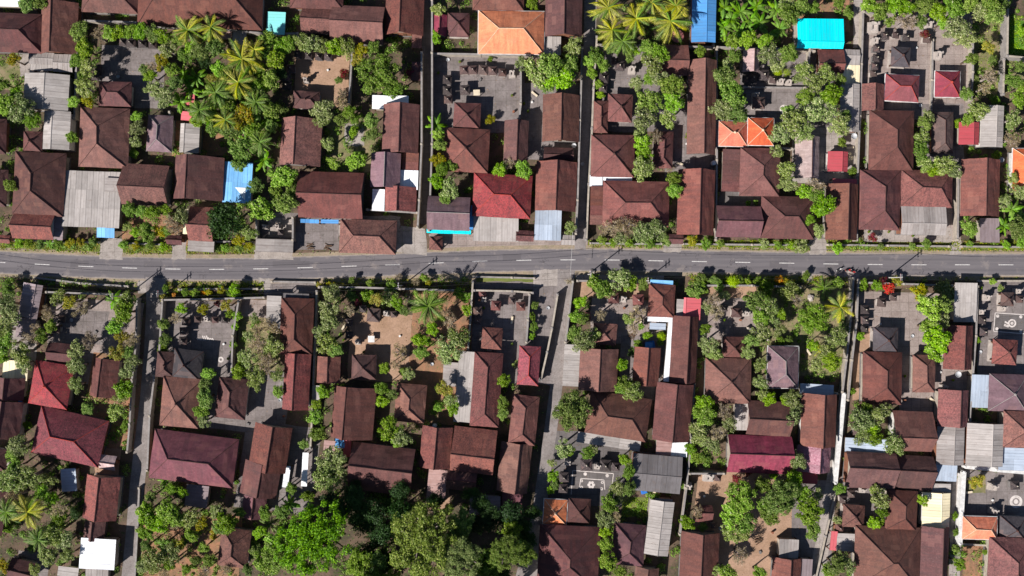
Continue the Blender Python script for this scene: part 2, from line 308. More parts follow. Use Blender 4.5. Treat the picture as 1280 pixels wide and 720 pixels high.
pb2.inputs['Color1'].default_value = (0, 0, 0, 1); pb2.inputs['Color2'].default_value = (1, 1, 1, 1)
c = mixc(t, math_(t, 'MULTIPLY', ramp(t, pb2.outputs['Color'], 0.9, 0.92), 0.6), c, (0.09, 0.082, 0.088))                                      # tar patches
e_ = math_(t, 'ABSOLUTE', math_(t, 'SUBTRACT', uvn.outputs[1], 0.5))
c = mixc(t, ramp(t, math_(t, 'ADD', e_, math_(t, 'MULTIPLY', noise(t, gp, 0.5, 7, 0.75), 0.2)), 0.53, 0.61), c, (0.30, 0.255, 0.22))
t.links.new(c, bs.inputs['Base Color']); ASPH = m
struct('road', strip(fine, 28, 0.012), ASPH)
PAINT = rough_mat('worn_road_paint', (0.8, 0.78, 0.76), (0.45, 0.43, 0.42), 3.5, None)
for k in range(-4, 28):
    x0 = -12 + 54.8 * k + (0.5 * math.sin(k))
    if -390 < x0 < 1660:
        struct('lane_marking', strip([(x0 + i * 4.7, rcy(x0 + i * 4.7)) for i in range(5)], 0.9, 0.017), PAINT)
# lanes between the compounds
def lane(name, pts, wid, mat='lane', z=0.02): return struct(name, strip(pts, wid, z), GM[mat])
lane('lane', [(194, 347), (192, 380), (189, 440), (184, 500), (177, 560), (171, 610), (166, 660), (160, 720), (150, 800)], [24, 18, 18, 18, 19, 18, 16, 16, 16])
lane('alley', [(533, -80), (533, 100), (532, 200), (528, 280)], 13, 'dpave')
lane('driveway', [(516, 284), (514, 300), (512, 317)], [30, 40, 44], 'conc', 0.024)
lane('lane', [(740, -80), (737, 60), (733, 160), (728, 240), (725, 312)], [16, 15, 13, 13, 14], 'lane')
lane('lane', [(708, 337), (704, 400), (697, 470), (688, 540), (679, 600), (673, 650), (658, 720), (640, 800)], [22, 17, 15, 16, 16, 18, 26, 30])
lane('lane', [(1073, -60), (1072, 60)], 11, 'conc')
lane('lane', [(1070, 340), (1066, 400), (1059, 460), (1052, 520), (1045, 570), (1038, 620), (1028, 680), (1018, 740)], [10, 8, 10, 12, 14, 16, 18, 20], 'conc')
lane('dirt_path', [(1199, 560), (1196, 640), (1192, 740)], [12, 14, 14], 'conc')
def rect(name, x0, y0, x1, y1, mat, rot=0, z=0.008):
    m = MB(); cx, cy = (x0 + x1) / 2, (y0 + y1) / 2; c, s = math.cos(R(rot)), math.sin(R(rot)); P = []
    n = 6; W_, H_ = (x1 - x0) / 2, (y1 - y0) / 2; e = []
    for k in range(n): e.append((-W_ + 2 * W_ * k / n, H_))
    for k in range(n): e.append((W_, H_ - 2 * H_ * k / n))
    for k in range(n): e.append((W_ - 2 * W_ * k / n, -H_))
    for k in range(n): e.append((-W_, -H_ + 2 * H_ * k / n))
    for (a, b) in e:
        a += random.uniform(-1, 1); b += random.uniform(-1, 1)
        p = at(cx + a * c - b * s, cy + a * s + b * c); p.z = z; P.append(p)
    m.face(P); return struct(name, m, GM[mat])
YARDS = """pave 126 58 205 135 2|dry -20 76 34 112 2|conc 25 66 60 96|soil 368 64 436 135 2|dry 408 145 470 215|pave 541 68 655 165 1|pave 650 104 728 200|pave 742 60 852 165 1
pave 925 62 1062 172 1|conc 990 160 1074 230 1|ppave 1079 13 1215 150 1|dry 1216 12 1256 122 1|bright 1261 26 1300 68 1|dry 1262 74 1300 125|clay 985 -20 1062 40|pave 1150 130 1205 215|ppave 1172 215 1202 300 1
clay 152 268 235 305 2|pave 320 266 424 312 1|conc 424 270 500 300|ppave 536 290 735 315|clay 215 150 300 195|pave 830 130 895 230|dpave 898 238 955 262|conc 1080 285 1190 303
dry 0 300 215 316|lawn 0 303 125 312 2|lawn 150 307 330 316|lawn 736 300 1010 311|lawn 1030 303 1290 315 0|ppave 60 374 176 480 4|pave 78 386 134 426 8|clay 108 444 178 560 8|soil 120 560 150 600 8|conc 15 395 45 480
clay 172 640 300 740 4|pave 204 376 296 470 5|ppave 296 374 340 400 5|dry 296 398 352 480 5|pave 250 460 360 540 6|pave 300 530 395 640 8|soil 436 392 514 476 2|soil 512 436 556 500 3|ppave 556 380 582 436 2|clay 512 366 592 530 3
pave 590 363 664 480 4|pave 660 358 696 480 6|pave 590 340 700 362 2|soil 712 352 820 372|ppave 738 374 830 430 3|pave 775 420 830 500 3|soil 875 356 945 376|ppave 870 372 950 425 2
dry 950 358 1066 470 3|ppave 1072 365 1180 450 1|soil 1066 410 1092 500|ppave 1125 430 1215 560 2|pave 1223 352 1300 470 1|dpave 690 540 785 632 2|lawn 778 622 815 646 3|soil 866 590 990 740 5
pave 990 600 1040 740|pave 1050 598 1200 670 2|pave 1204 590 1300 650 2|clay 1203 680 1236 740 1|dry 1208 596 1232 616|pave 20 690 60 740 8|dry 205 350 330 357|shoulder 40 346 175 358 4|shoulder 400 346 600 354
pave 330 350 395 372|lawn 595 344 670 352|soil 536 590 562 640|conc 720 335 830 352 1|lawn 878 342 1000 350|shoulder 1110 344 1300 350"""
for k, s_ in enumerate(YARDS.replace('\n', '|').split('|')):
    a = s_.split(); q = [float(v) for v in a[1:]]
    nm = {'lawn': 'lawn', 'bright': 'lawn', 'dry': 'dry_grass_ground', 'soil': 'yard_ground', 'clay': 'garden_soil', 'shoulder': 'verge'}.get(a[0], 'paved_yard')
    rect(nm, *q[:4], a[0], q[4] if len(q) > 4 else 0, 0.0015 + 0.00005 * k)
for s_ in "125 298 153 324|215 300 233 324|318 312 366 324|829 304 852 315|1012 298 1033 318|1187 300 1201 318|172 350 207 366|324 348 338 364|667 337 698 358|1055 338 1070 352|1003 340 1016 354".split('|'):
    rect('driveway', *[float(v) for v in s_.split()], 'conc', 0, 0.016)
# slabs that can be told apart in one paved yard
pv = [o for o in COL.objects if o.name.startswith('paved_yard')][0]
sm = MB(); sm.box(-1.3, -1.3, 0, 1.3, 1.3, 0.03, t=0.98); sm = sm.mesh('paving_slab', GM['pave'])
for i in range(4):
    for j in range(3):
        a, b = 85 + i * 13.5 - j * 1.5, 392 + j * 13.3 + i * 1.8
        o = link('paving_slab', sm, pv, at(a, b) + Vector((0, 0, 0.004 + 0.008 * random.random())), -R(8))
# painted and inlaid patterns on temple floors
def flat_ring(mb, x, y, r0, r1, z, n=24):
    p = at(x, y)
    for k in range(n):
        a, b = 2 * math.pi * k / n, 2 * math.pi * (k + 1) / n
        mb.face([(p.x + r * U * math.cos(q), p.y + r * U * math.sin(q), z) for r, q in ((r0, a), (r1, a), (r1, b), (r0, b))])
def flat_bar(mb, x0, y0, x1, y1, wd, z):
    a, b = at(x0, y0), at(x1, y1); n = (b - a).normalized(); n = Vector((-n.y, n.x, 0)) * wd * U / 2
    mb.face([(q.x, q.y, z) for q in (a - n, b - n, b + n, a + n)])
m = MB()
for x0, y0, x1, y1 in ((716, 588, 767, 592), (767, 592, 765, 606), (716, 588, 714, 618), (726, 598, 755, 600), (755, 600, 756, 612), (726, 598, 724, 611)): flat_bar(m, x0, y0, x1, y1, 1.0, 0.022)
for k in range(6): flat_ring(m, 739 + 3 * math.cos(k * 1.047), 606 + 3 * math.sin(k * 1.047), 0, 1.9, 0.0222 + k * 0.0004, 8)
flat_ring(m, 731.5, 592.5, 0, 2.2, 0.0222, 8); flat_ring(m, 759, 594.5, 0, 2.2, 0.0222, 8)
for x, y in ((727, 601), (753, 603), (727, 609), (752, 611)): flat_ring(m, x, y, 0.8, 2.0, 0.0226, 6)
struct('painted_floor_pattern', m, X['marble'])
m = MB()
for a, b in (((1244, 391), (1290, 394)), ((1244, 391), (1242, 414)), ((1242, 414), (1290, 418))): flat_bar(m, *a, *b, 1.1, 0.022)
flat_ring(m, 1265, 404, 3.2, 5.2, 0.0225); flat_ring(m, 1265, 404, 0, 2, 0.0225, 12); flat_bar(m, 1255, 406, 1261, 408, 3, 0.0235); flat_bar(m, 1256, 402, 1261, 405, 2, 0.0242)
for x, y in ((1247, 395), (1246, 411), (1276, 396), (1276, 414)): flat_ring(m, x, y, 0, 2.2, 0.023, 6)
struct('painted_floor_pattern', m, X['marble'])
m = MB(); flat_ring(m, 1270, 627, 0, 3, 0.0225, 12); flat_ring(m, 1270, 627, 4.5, 8, 0.0225); flat_ring(m, 980, 136.5, 0, 5.6, 0.022); flat_ring(m, 276, 449.5, 1.6, 3.6, 0.022); flat_ring(m, 1155, 96, 0, .1, .022, 5)
struct('painted_floor_pattern', m, X['marble'])
m = MB()
for k in range(9):
    x = 246 + k * 2.4; flat_bar(m, x, 423 - (3 if 2 < k < 6 else 0) - random.random() * 2, x + 2, 424.5 + random.random(), 1.4, 0.022 + k * 0.0003)
struct('painted_floor_pattern', m, X['marble'])
rect('ornamental_court', 1243, 392, 1291, 416, 'dpave', 2, 0.012)
rect('gravel_court', 335, 273, 365, 296, 'conc', 1, 0.014); rect('gravel_court', 431, 155, 455, 182, 'conc', 2, 0.014)
# ---------------------------------------------------------------- building kit
def slab(mb, a, b, c, d, th, uvs):      # a,b at the eave, c,d at the ridge; a solid slab below the plane
    a, b, c, d = (Vector(p) for p in (a, b, c, d)); n = (b - a).cross(d - a).normalized() * th
    mb.face([a, b, c, d], uvs); mb.face([d - n, c - n, b - n, a - n]); mb.face([a, a - n, b - n, b]); mb.face([b, b - n, c - n, c]); mb.face([c, c - n, d - n, d]); mb.face([d, d - n, a - n, a])
DOOR = MB(); DOOR.box(-.45, -.03, 0, .45, .03, 2.0); DOOR.box(-.38, -.05, 1.05, .38, -.03, 1.9); DOOR.box(-.38, -.05, .1, .38, -.03, .95); DOOR = DOOR.mesh('door', X['wood'])
WIN = MB(); WIN.box(-.65, -.02, 0, .65, .02, 1.1); WIN = WIN.mesh('window', X['glass'])
WFR = MB(); WFR.box(-.75, -.05, 1.1, .75, .05, 1.2); WFR.box(-.75, -.05, -.1, .75, .05, 0); WFR.box(-.75, -.05, 0, -.65, .05, 1.1); WFR.box(.65, -.05, 0, .75, .05, 1.1); WFR.box(-.03, -.045, 0, .03, .045, 1.1); WFR = WFR.mesh('window_frame', X['wood'])
POSTS = {}
def post(h, s=0.09):
    k = (round(h, 1), s)
    if k not in POSTS:
        m_ = MB(); m_.box(-s * 1.6, -s * 1.6, 0, s * 1.6, s * 1.6, 0.35); m_.box(-s, -s, .35, s, s, k[0]); POSTS[k] = m_.mesh('post', X['wood'])
    return POSTS[k]
CAPW = {'or': 'ridgeor', 'cr': 'ridgered', 'rd': 'ridgered', 'pu': 'coping'}
def cap(mb, a, b, r=0.11):
    mb.tube([a, b], r, 6)
import bmesh
from mathutils import noise as mn
def sag(me, eh):            # old roofs are not flat: subdivide the slopes and let them sag a little
    bm = bmesh.new(); bm.from_mesh(me); bmesh.ops.remove_doubles(bm, verts=bm.verts, dist=.002)
    big = [e for e in bm.edges if e.calc_length() > 1.2]; bmesh.ops.subdivide_edges(bm, edges=big, cuts=5, use_grid_fill=True)
    s_ = random.random() * 99
    for v in bm.verts:
        q = Vector((v.co.x * .45 + s_, v.co.y * .45, v.co.z * .3)); v.co.z += mn.noise(q) * .13 - .02; q2 = Vector((v.co.x * 1.3, v.co.y * 1.3 + s_, 0)); v.co.x += mn.noise(q2) * .09; v.co.y += mn.noise(q2 + Vector((9, 3, 0))) * .09
    bm.to_mesh(me); bm.free(); return me
nb = 0
BLD = []
def build(spec):
    global nb
    p = spec.split(';'); a = p[0].split(); label = p[1].strip() if len(p) > 1 else ''; lm = p[2].strip() if len(p) > 2 else ''
    ty = a[0]; cx, cy, w_, h_, rot = (float(v) for v in a[1:6]); mat = a[6]
    sheet = mat in SHEET; area = w_ * h_; kind = ty[0]
    eh = float(a[7]) if len(a) > 7 else (3.7 if area > 1500 else 3.1 if kind != 'S' else 2.8)
    nb += 1; eh += ((nb * 37) % 11 - 5) * 0.022
    k = U * (HC - eh) / HC; W, D = w_ * k, h_ * k
    ax = 'x' if w_ >= h_ else 'y'
    if len(ty) > 1 and ty[1] in 'xy': ax = ty[1]
    off = float(ty[2:]) / 100 if len(ty) > 2 else 0.5
    pav = kind in 'HP' and area < 1250
    if kind == 'S': cat, nm = ('shed', 'lean_to_shed')
    elif kind == 'T': cat, nm = ('gate', 'roofed_gate')
    elif pav: cat, nm = 'pavilion', 'pavilion'
    elif area < 800: cat, nm = 'outbuilding', 'outbuilding'
    else: cat, nm = 'house', ('sheet_roofed_house' if sheet else 'tiled_house')
    size = 'small ' if area < 620 else 'big ' if area > 4200 else ''
    if max(w_, h_) / min(w_, h_) > 2.1: size = 'long '
    shape = {'H': 'hip roofed', 'P': 'pyramid roofed', 'G': 'gable roofed', 'S': 'flat roofed', 'T': 'roofed'}[kind]
    words = f"{size}{WORD[mat]} {shape} {cat}"
    col = {'db': 0, 'br': 1}.get(mat, 2)
    grp = {'pavilion': 'pavilions in the family compounds', 'house': 'houses of the village', 'shed': 'lean-to sheds and awnings', 'gate': 'roofed gates at the road', 'outbuilding': 'small outbuildings between the houses'}[cat]
    root = thing(nm, cx, cy, eh, words, cat, grp, label or None, -R(rot), None, w_, h_)
    if lm: LMS.append((cx, cy, w_ / 2, h_ / 2, lm))
    BLD.append((cx, cy, w_, h_, rot, root))
    mb = MB(); rcap = MB(); J = lambda s=0.06: random.uniform(-s, s)
    if kind == 'S':
        dirn = (nb % 4); tl = 0.045
        L_ = W if dirn % 2 else D; dz = L_ * tl
        def zz(x, y):
            f = (x / W if dirn % 2 else y / D); f = f if dirn < 2 else -f
            return eh + dz * f
        fr = MB()
        for q in np.linspace(-.44, .44, 3):
            if dirn % 2:
                fr.tube([(-W * .48, D * q, zz(-W * .48, 0) - .12), (W * .48, D * q, zz(W * .48, 0) - .12)], .05, 4)
            else: fr.tube([(W * q, -D * .48, zz(0, -D * .48) - .12), (W * q, D * .48, zz(0, D * .48) - .12)], .05, 4)
        ro = link('roof', fr.mesh('roof', X['wood']), root)
        nx = max(1, round(w_ / (13 if dirn % 2 == 0 else 24))); ny = max(1, round(h_ / (13 if dirn % 2 else 24)))
        ms = None
        for i in range(nx):
            for j in range(ny):
                sx, sy = W / nx, D / ny; x, y = -W / 2 + sx * (i + .5), -D / 2 + sy * (j + .5)
                if ms is None:
                    q = MB(); hx, hy = sx / 2 + .03, sy / 2 + .03
                    e = dz / L_ * (1 if dirn < 2 else -1); fx, fy = (e, 0) if dirn % 2 else (0, e)
                    P = [(-hx, -hy, -hx * fx - hy * fy), (hx, -hy, hx * fx - hy * fy), (hx, hy, hx * fx + hy * fy), (-hx, hy, -hx * fx + hy * fy)]
                    u = [(b_, a_) for a_, b_, _ in P] if dirn % 2 else [(a_, b_) for a_, b_, _ in P]
                    slab(q, *P, 0.02, u)
                    for rb in (-hx * .98, 0) if dirn % 2 == 0 else (-hy * .98, 0):      # raised seams
                        if dirn % 2 == 0: q.tube([(rb, -hy, -hy * fy + .01), (rb, hy, hy * fy + .01)], .03, 4)
                        else: q.tube([(-hx, rb, -hx * fx + .01), (hx, rb, hx * fx + .01)], .03, 4)
                    ms = q.mesh('sheet', M[mat])
                link('sheet', ms, ro, (x + J(.03), y + J(.03), zz(x, y) + ((i + j) % 2) * .022 + random.random() * .012), J(.006))
        for sx, sy in ((-1, -1), (1, -1), (1, 1), (-1, 1)):
            link('post', post(eh - .35), root, (sx * W * .46, sy * D * .46, 0))
        if area > 350 and mat not in ('bl', 'cy', 'aq'):
            wb = MB(); wb.box(-W * .45, -D * .45, 0, W * .45, D * .45, eh - dz - .25); link('wall', wb.mesh('wall', X['plaster']), root)
        return root
    if kind == 'T':
        for s in (-1, 1):
            q = MB(); X0 = s * W * .36; q.box(X0 - .35, -.35, 0, X0 + .35, .35, eh - .5); q.box(X0 - .45, -.45, eh - .5, X0 + .45, .45, eh - .2); q.box(X0 - .42, -.42, 0, X0 + .42, .42, .4)
            link('pillar', q.mesh('pillar', X['brick']), root)
            link('door', DOOR, root, (s * .46, 0, 0))
    # span / ridge
    if ax == 'y': Lr, Sp = D, W
    else: Lr, Sp = W, D
    hs = Sp / 2; pit = R(13) if sheet else R(34)
    rise = math.tan(pit) * hs
    if kind == 'P': rise = math.tan(R(35)) * min(W, D) / 2
    def T_(l, s, z): return Vector((l, s, z)) if ax == 'x' else Vector((-s, l, z))   # l along ridge, s across
    e0 = T_(-Lr / 2 + J(), -hs + J(), eh); e1 = T_(Lr / 2 + J(), -hs + J(), eh); e2 = T_(Lr / 2 + J(), hs + J(), eh); e3 = T_(-Lr / 2 + J(), hs + J(), eh)
    if kind in 'HP':
        hl = 0.0 if kind == 'P' else max(0.02, Lr / 2 - hs * (0.92 + J(.06)))
        r0, r1 = T_(-hl, J(.1), eh + rise), T_(hl, J(.1), eh + rise)
        sl_ = math.hypot(rise, hs)
        mb.face([e0, e1, r1, r0], [(-Lr / 2, 0), (Lr / 2, 0), (hl, sl_), (-hl, sl_)])
        mb.face([e2, e3, r0, r1], [(-Lr / 2, 50), (Lr / 2, 50), (hl, 50 + sl_), (-hl, 50 + sl_)])
        mb.face([e1, e2, r1], [(30 - hs, 0), (30 + hs, 0), (30, sl_)]); mb.face([e3, e0, r0], [(60 - hs, 0), (60 + hs, 0), (60, sl_)])
        lo = [v - Vector((0, 0, .16)) for v in (e0, e1, e2, e3)]; E_ = [e0, e1, e2, e3]
        for i in range(4): mb.face([E_[i], lo[i], lo[(i + 1) % 4], E_[(i + 1) % 4]])
        mb.face(lo[::-1])
        zc = Vector((0, 0, .03))
        for q_, r_ in ((e0, r0), (e3, r0), (e1, r1), (e2, r1)): cap(rcap, q_ + zc, r_ + zc, .07)
        if kind == 'H': cap(rcap, r0 + zc, r1 + zc, .09)
        if kind == 'P' or area < 1200: rcap.lathe([(.3, eh + rise - .1), (.34, eh + rise + .1), (.16, eh + rise + .2), (.2, eh + rise + .38), (.05, eh + rise + .6)], 8, ((r0 + r1) / 2)[:2])
        if mat in ('rd', 'cr', 'pu', 'or') or (nb % 5 == 0):   # upturned corner finials
            pass
    else:
        so_ = (off - 0.5) * Sp
        if ax == 'y': so_ = -so_
        z1 = eh + rise; sl_ = math.hypot(rise, hs)
        r0, r1 = T_(-Lr / 2 + J(), so_, z1), T_(Lr / 2 + J(), so_, z1)
        if sheet or kind == 'T' and sheet:
            bm_ = MB(); bm_.tube([r0 - Vector((0, 0, .15)), r1 - Vector((0, 0, .15))], .07, 4)
            for l_ in (-.46, 0, .46):
                bm_.tube([T_(l_ * Lr, -hs, eh - .12), T_(l_ * Lr, so_, z1 - .12), T_(l_ * Lr, hs, eh - .12)], .05, 4)
            ro = link('roof', bm_.mesh('roof', X['wood']), root)
            n_ = max(2, round(Lr / U / 13)); st = Lr / n_
            for sgn in (-1, 1):
                q = MB(); A = T_(-st / 2 - .02, sgn * hs, eh); B = T_(st / 2 + .02, sgn * hs, eh); C_ = T_(st / 2 + .02, so_, z1); D_ = T_(-st / 2 - .02, so_, z1)
                u = [(-st / 2, 0), (st / 2, 0), (st / 2, sl_), (-st / 2, sl_)]
                if sgn < 0: slab(q, A, B, C_, D_, .02, u)
                else: slab(q, B, A, D_, C_, .02, [u[1], u[0], u[3], u[2]])
                for s2 in (-st / 2, 0): q.tube([T_(s2, sgn * hs, eh + .02), T_(s2, so_, z1 + .02)], .03, 4)
                ms = q.mesh('sheet', M[mat])
                for i in range(n_):
                    v = T_(-Lr / 2 + st * (i + .5), sgn * random.uniform(0, .06), (i % 2) * .022 + random.random() * .01); link('sheet', ms, ro, v)
            cap(rcap, r0 + Vector((0, 0, .04)), r1 + Vector((0, 0, .04)), .1)
        else:
            slab(mb, e0, e1, r1, r0, .13, [(-Lr / 2, 0), (Lr / 2, 0), (Lr / 2, sl_), (-Lr / 2, sl_)])
            slab(mb, e2, e3, r0, r1, .13, [(-Lr / 2, 50), (Lr / 2, 50), (Lr / 2, 50 + sl_), (-Lr / 2, 50 + sl_)])
            cap(rcap, r0 + Vector((0, 0, .03)), r1 + Vector((0, 0, .03)), .09)
        if kind == 'G':
            q = .93
            for s in (-1, 1):
                gw = MB()
                P = [T_(s * Lr * .45, -hs * q, eh - .15), T_(s * Lr * .45, hs * q, eh - .15), T_(s * Lr * .45, so_, z1 - .25)]
                Q = [v + T_(-s * .15, 0, 0) for v in P]
                gw.face(P); gw.face(Q[::-1])
                for i in range(3): gw.face([P[i], Q[i], Q[(i + 1) % 3], P[(i + 1) % 3]])
                link('gable_wall', gw.mesh('gable_wall', X['plaster']), root)
    if mb.f: ro = link('roof', sag(mb.mesh('roof', M[mat]), eh), root)
    link('ridge_cap', rcap.mesh('ridge_cap', X[CAPW.get(mat, 'ridge')] if not sheet else M[mat]), ro)
    if kind in 'HP' and mat in ('or', 'cr') or (cx, cy) == (979, 459):       # white fascia and gutter around the eaves
        fb = MB(); ex = .16; z0_, z1_ = eh - .34, eh - .17
        for x0_, y0_, x1_, y1_ in ((-W / 2 - ex, -D / 2 - ex, W / 2 + ex, -D / 2 + .2), (-W / 2 - ex, D / 2 - .2, W / 2 + ex, D / 2 + ex), (-W / 2 - ex, -D / 2 + .21, -W / 2 + .2, D / 2 - .21), (W / 2 - .2, -D / 2 + .21, W / 2 + ex, D / 2 - .21)): fb.box(x0_, y0_, z0_, x1_, y1_, z1_)
        link('fascia', fb.mesh('fascia', X['white']), ro)
    if kind == 'T': return root
    if pav and not sheet:
        pb_ = MB(); pb_.box(-W * .44, -D * .44, 0, W * .44, D * .44, .35); pb_.box(-W * .40, -D * .40, .35, W * .40, D * .40, .6); link('base', pb_.mesh('base', X['palestone']), root)
        for sx in (-1, 1):
            for sy in (-1, 1): link('post', post(eh - .65), root, (sx * W * .36, sy * D * .36, .6))
        bw = MB(); bw.box(-W * .34, D * .30, .62, W * .34, D * .33, eh - .3); link('back_wall', bw.mesh('back_wall', X['brick']), root)
    else:
        ov = .75 if not sheet else .35; wx, wy = W / 2 - ov, D / 2 - ov
        if wx > .5 and wy > .5:
            wm = X['whitewash'] if mat in ('or', 'cr', 'pu', 'wh', 'cm') or nb % 4 == 0 else X['plaster'] if nb % 3 else X['brick']
            wb = MB(); wb.box(-wx, -wy, 0, wx, wy, eh - .17); link('wall', wb.mesh('wall', wm), root)
            fb = MB(); fb.box(-wx - .25, -wy - .25, 0, wx + .25, wy + .25, .3); link('base', fb.mesh('base', X['stone']), root)
            if area > 800:
                link('door', DOOR, root, (0, -wy - .02, .3))
                for s in (-.6, .6):
                    if wx > 2.5:
                        o = link('window', WIN, root, (s * wx, -wy - .03, 1.1)); link('window_frame', WFR, o)
    return root
LMS = []
# ---------------------------------------------------------------- shrines, walls, poles
def pyr(mb, W, z0, z1, curve=0.6, n=3):
    for i in range(n):
        a, b = i / n, (i + 1) / n
        ra, rb = W * (1 - a) ** 1.0 * (1 - .25 * math.sin(a * 3.14)), max(.04, W * (1 - b) * (1 - .25 * math.sin(b * 3.14)))
        za, zb = z0 + (z1 - z0) * a, z0 + (z1 - z0) * b
        c4 = lambda r, z: [(-r, -r, z), (r, -r, z), (r, r, z), (-r, r, z)]
        A, B = c4(ra, za), c4(rb, zb)
        for k in range(4): mb.face([A[k], A[(k + 1) % 4], B[(k + 1) % 4], B[k]], [(k * 5, za), (k * 5 + ra * 2, za), (k * 5 + ra, zb), (k * 5, zb)])
    mb.face([(-W, W, z0), (W, W, z0), (W, -W, z0), (-W, -W, z0)])
PROTO = {}
def shrine_proto(kind):
    if kind in PROTO: return PROTO[kind]
    me = []
    b = MB(); b.box(-.75, -.75, 0, .75, .75, .3); b.box(-.62, -.62, .3, .62, .62, .85, t=.85); b.box(-.7, -.7, .85, .7, .7, 1.0)
    me.append(('base', b.mesh('base', X['brick' if kind == 'r' else 'stone' if kind == 't' else 'palestone']), None))
    if kind in 'tbr':
        b = MB(); b.box(-.42, -.42, 1.0, .42, .42, 1.6); me.append(('body', b.mesh('body', X['wood']), None))
        for sx in (-1, 1):
            for sy in (-1, 1):
                b = MB(); b.box(sx * .55 - .05, sy * .55 - .05, 1.0, sx * .55 + .05, sy * .55 + .05, 2.0); me.append(('post', b.mesh('post', X['wood']), None))
        b = MB(); pyr(b, 1.0, 1.95, 2.95); b.box(-1.0, -1.0, 1.78, 1.0, 1.0, 1.95)
        me.append(('roof', b.mesh('roof', M[{'t': 'th', 'b': 'tb', 'r': 'br'}[kind]]), None))
        b = MB(); b.lathe([(.1, 2.85), (.13, 3.0), (.06, 3.1), (.09, 3.22), (.02, 3.4)], 8); me.append(('finial', b.mesh('finial', X['gold' if kind == 't' else 'palestone']), None))
    else:
        b = MB(); b.box(-.5, -.5, 1.0, .5, .5, 1.5, t=.8); b.box(-.58, -.58, 1.5, .58, .58, 1.7); b.box(-.4, .2, 1.7, .4, .45, 2.5); b.box(-.45, -.45, 1.7, -.3, .3, 2.1); b.box(.3, -.45, 1.7, .45, .3, 2.1); b.box(-.55, .12, 2.5, .55, .5, 2.65); b.box(-.2, .2, 2.65, .2, .42, 2.95, t=.3)
        me.append(('throne', b.mesh('throne', X['palestone']), None))
    PROTO[kind] = me; return me
def shrine(kind, x, y, s=12, words=None, label=None):
    w_ = {'t': 'black thatched stone shrine', 'b': 'brown thatched stone shrine', 'r': 'brown tiled brick shrine', 's': 'pale stone throne shrine'}[kind]
    if s >= 15: w_ = 'large ' + w_
    elif s <= 9: w_ = 'small ' + w_
    o = thing('shrine', x, y, 2.4, words or w_, 'shrine', 'family temple shrines', label, R(random.uniform(-8, 4)), None, s, s)
    f = s * U / 2.0 / (1.0 if kind != 's' else .8); o.scale = (f, f, .72 + .3 * f)
    for nm, me, _ in shrine_proto(kind): link(nm, me, o)
def wall(pts, h=1.8, th=1.6, mat='plaster', cop='coping', words=None):
    xs = [p[0] for p in pts]; ys = [p[1] for p in pts]
    mx_, my_ = pts[len(pts) // 2] if len(pts) > 2 else (sum(xs) / 2, sum(ys) / 2)
    hor = max(xs) - min(xs) > max(ys) - min(ys)
    wd = {'white': 'white painted wall', 'plaster': 'weathered compound wall', 'brick': 'brick compound wall', 'coping': 'grey compound wall', 'stone': 'dark stone wall'}[mat]
    wd = words or (('low ' if h < 1.3 else '') + wd + (' running across' if hor else ' running upward'))
    root = thing('compound_wall', mx_, my_, h, wd, 'wall', 'walls around the family compounds', None, 0, None, 4, 4)
    root.location = (0, 0, 0)
    for nm, z0, z1, tt, mt in (('wall', 0, h, th, mat), ('coping', h, h + .12, th + .9, cop)):
        P = [at(x, y, h) for x, y in pts]; mb = MB(); pr = None
        for i, p in enumerate(P):
            d0 = (P[i] - P[i - 1]).normalized() if i else (P[1] - P[0]).normalized(); d1 = (P[i + 1] - P[i]).normalized() if i + 1 < len(P) else d0
            n0 = Vector((-d0.y, d0.x, 0)); n1 = Vector((-d1.y, d1.x, 0)); n = (n0 + n1).normalized(); n = n / max(.4, n.dot(n0)) * tt * U / 2
            a, b = p + n, p - n; q = [Vector((a.x, a.y, z0)), Vector((a.x, a.y, z1)), Vector((b.x, b.y, z1)), Vector((b.x, b.y, z0))]
            if pr: mb.face([pr[0], q[0], q[1], pr[1]]); mb.face([pr[1], q[1], q[2], pr[2]]); mb.face([pr[2], q[2], q[3], pr[3]]); mb.face([pr[0], pr[3], q[3], q[0]])
            else: mb.face(q)
            pr = q
        mb.face(pr[::-1]); link(nm, mb.mesh(nm, X[mt]), root)
    pl = MB(); pl.box(-.24, -.24, 0, .24, .24, h + .2); pl.box(-.3, -.3, h + .2, .3, .3, h + .32, t=.6); pl = pl.mesh('pillar', X[mat])
    for p in (pts if len(pts) < 9 else pts[::2]): link('pillar', pl, root, (at(*p, h).x, at(*p, h).y, 0))
    return root
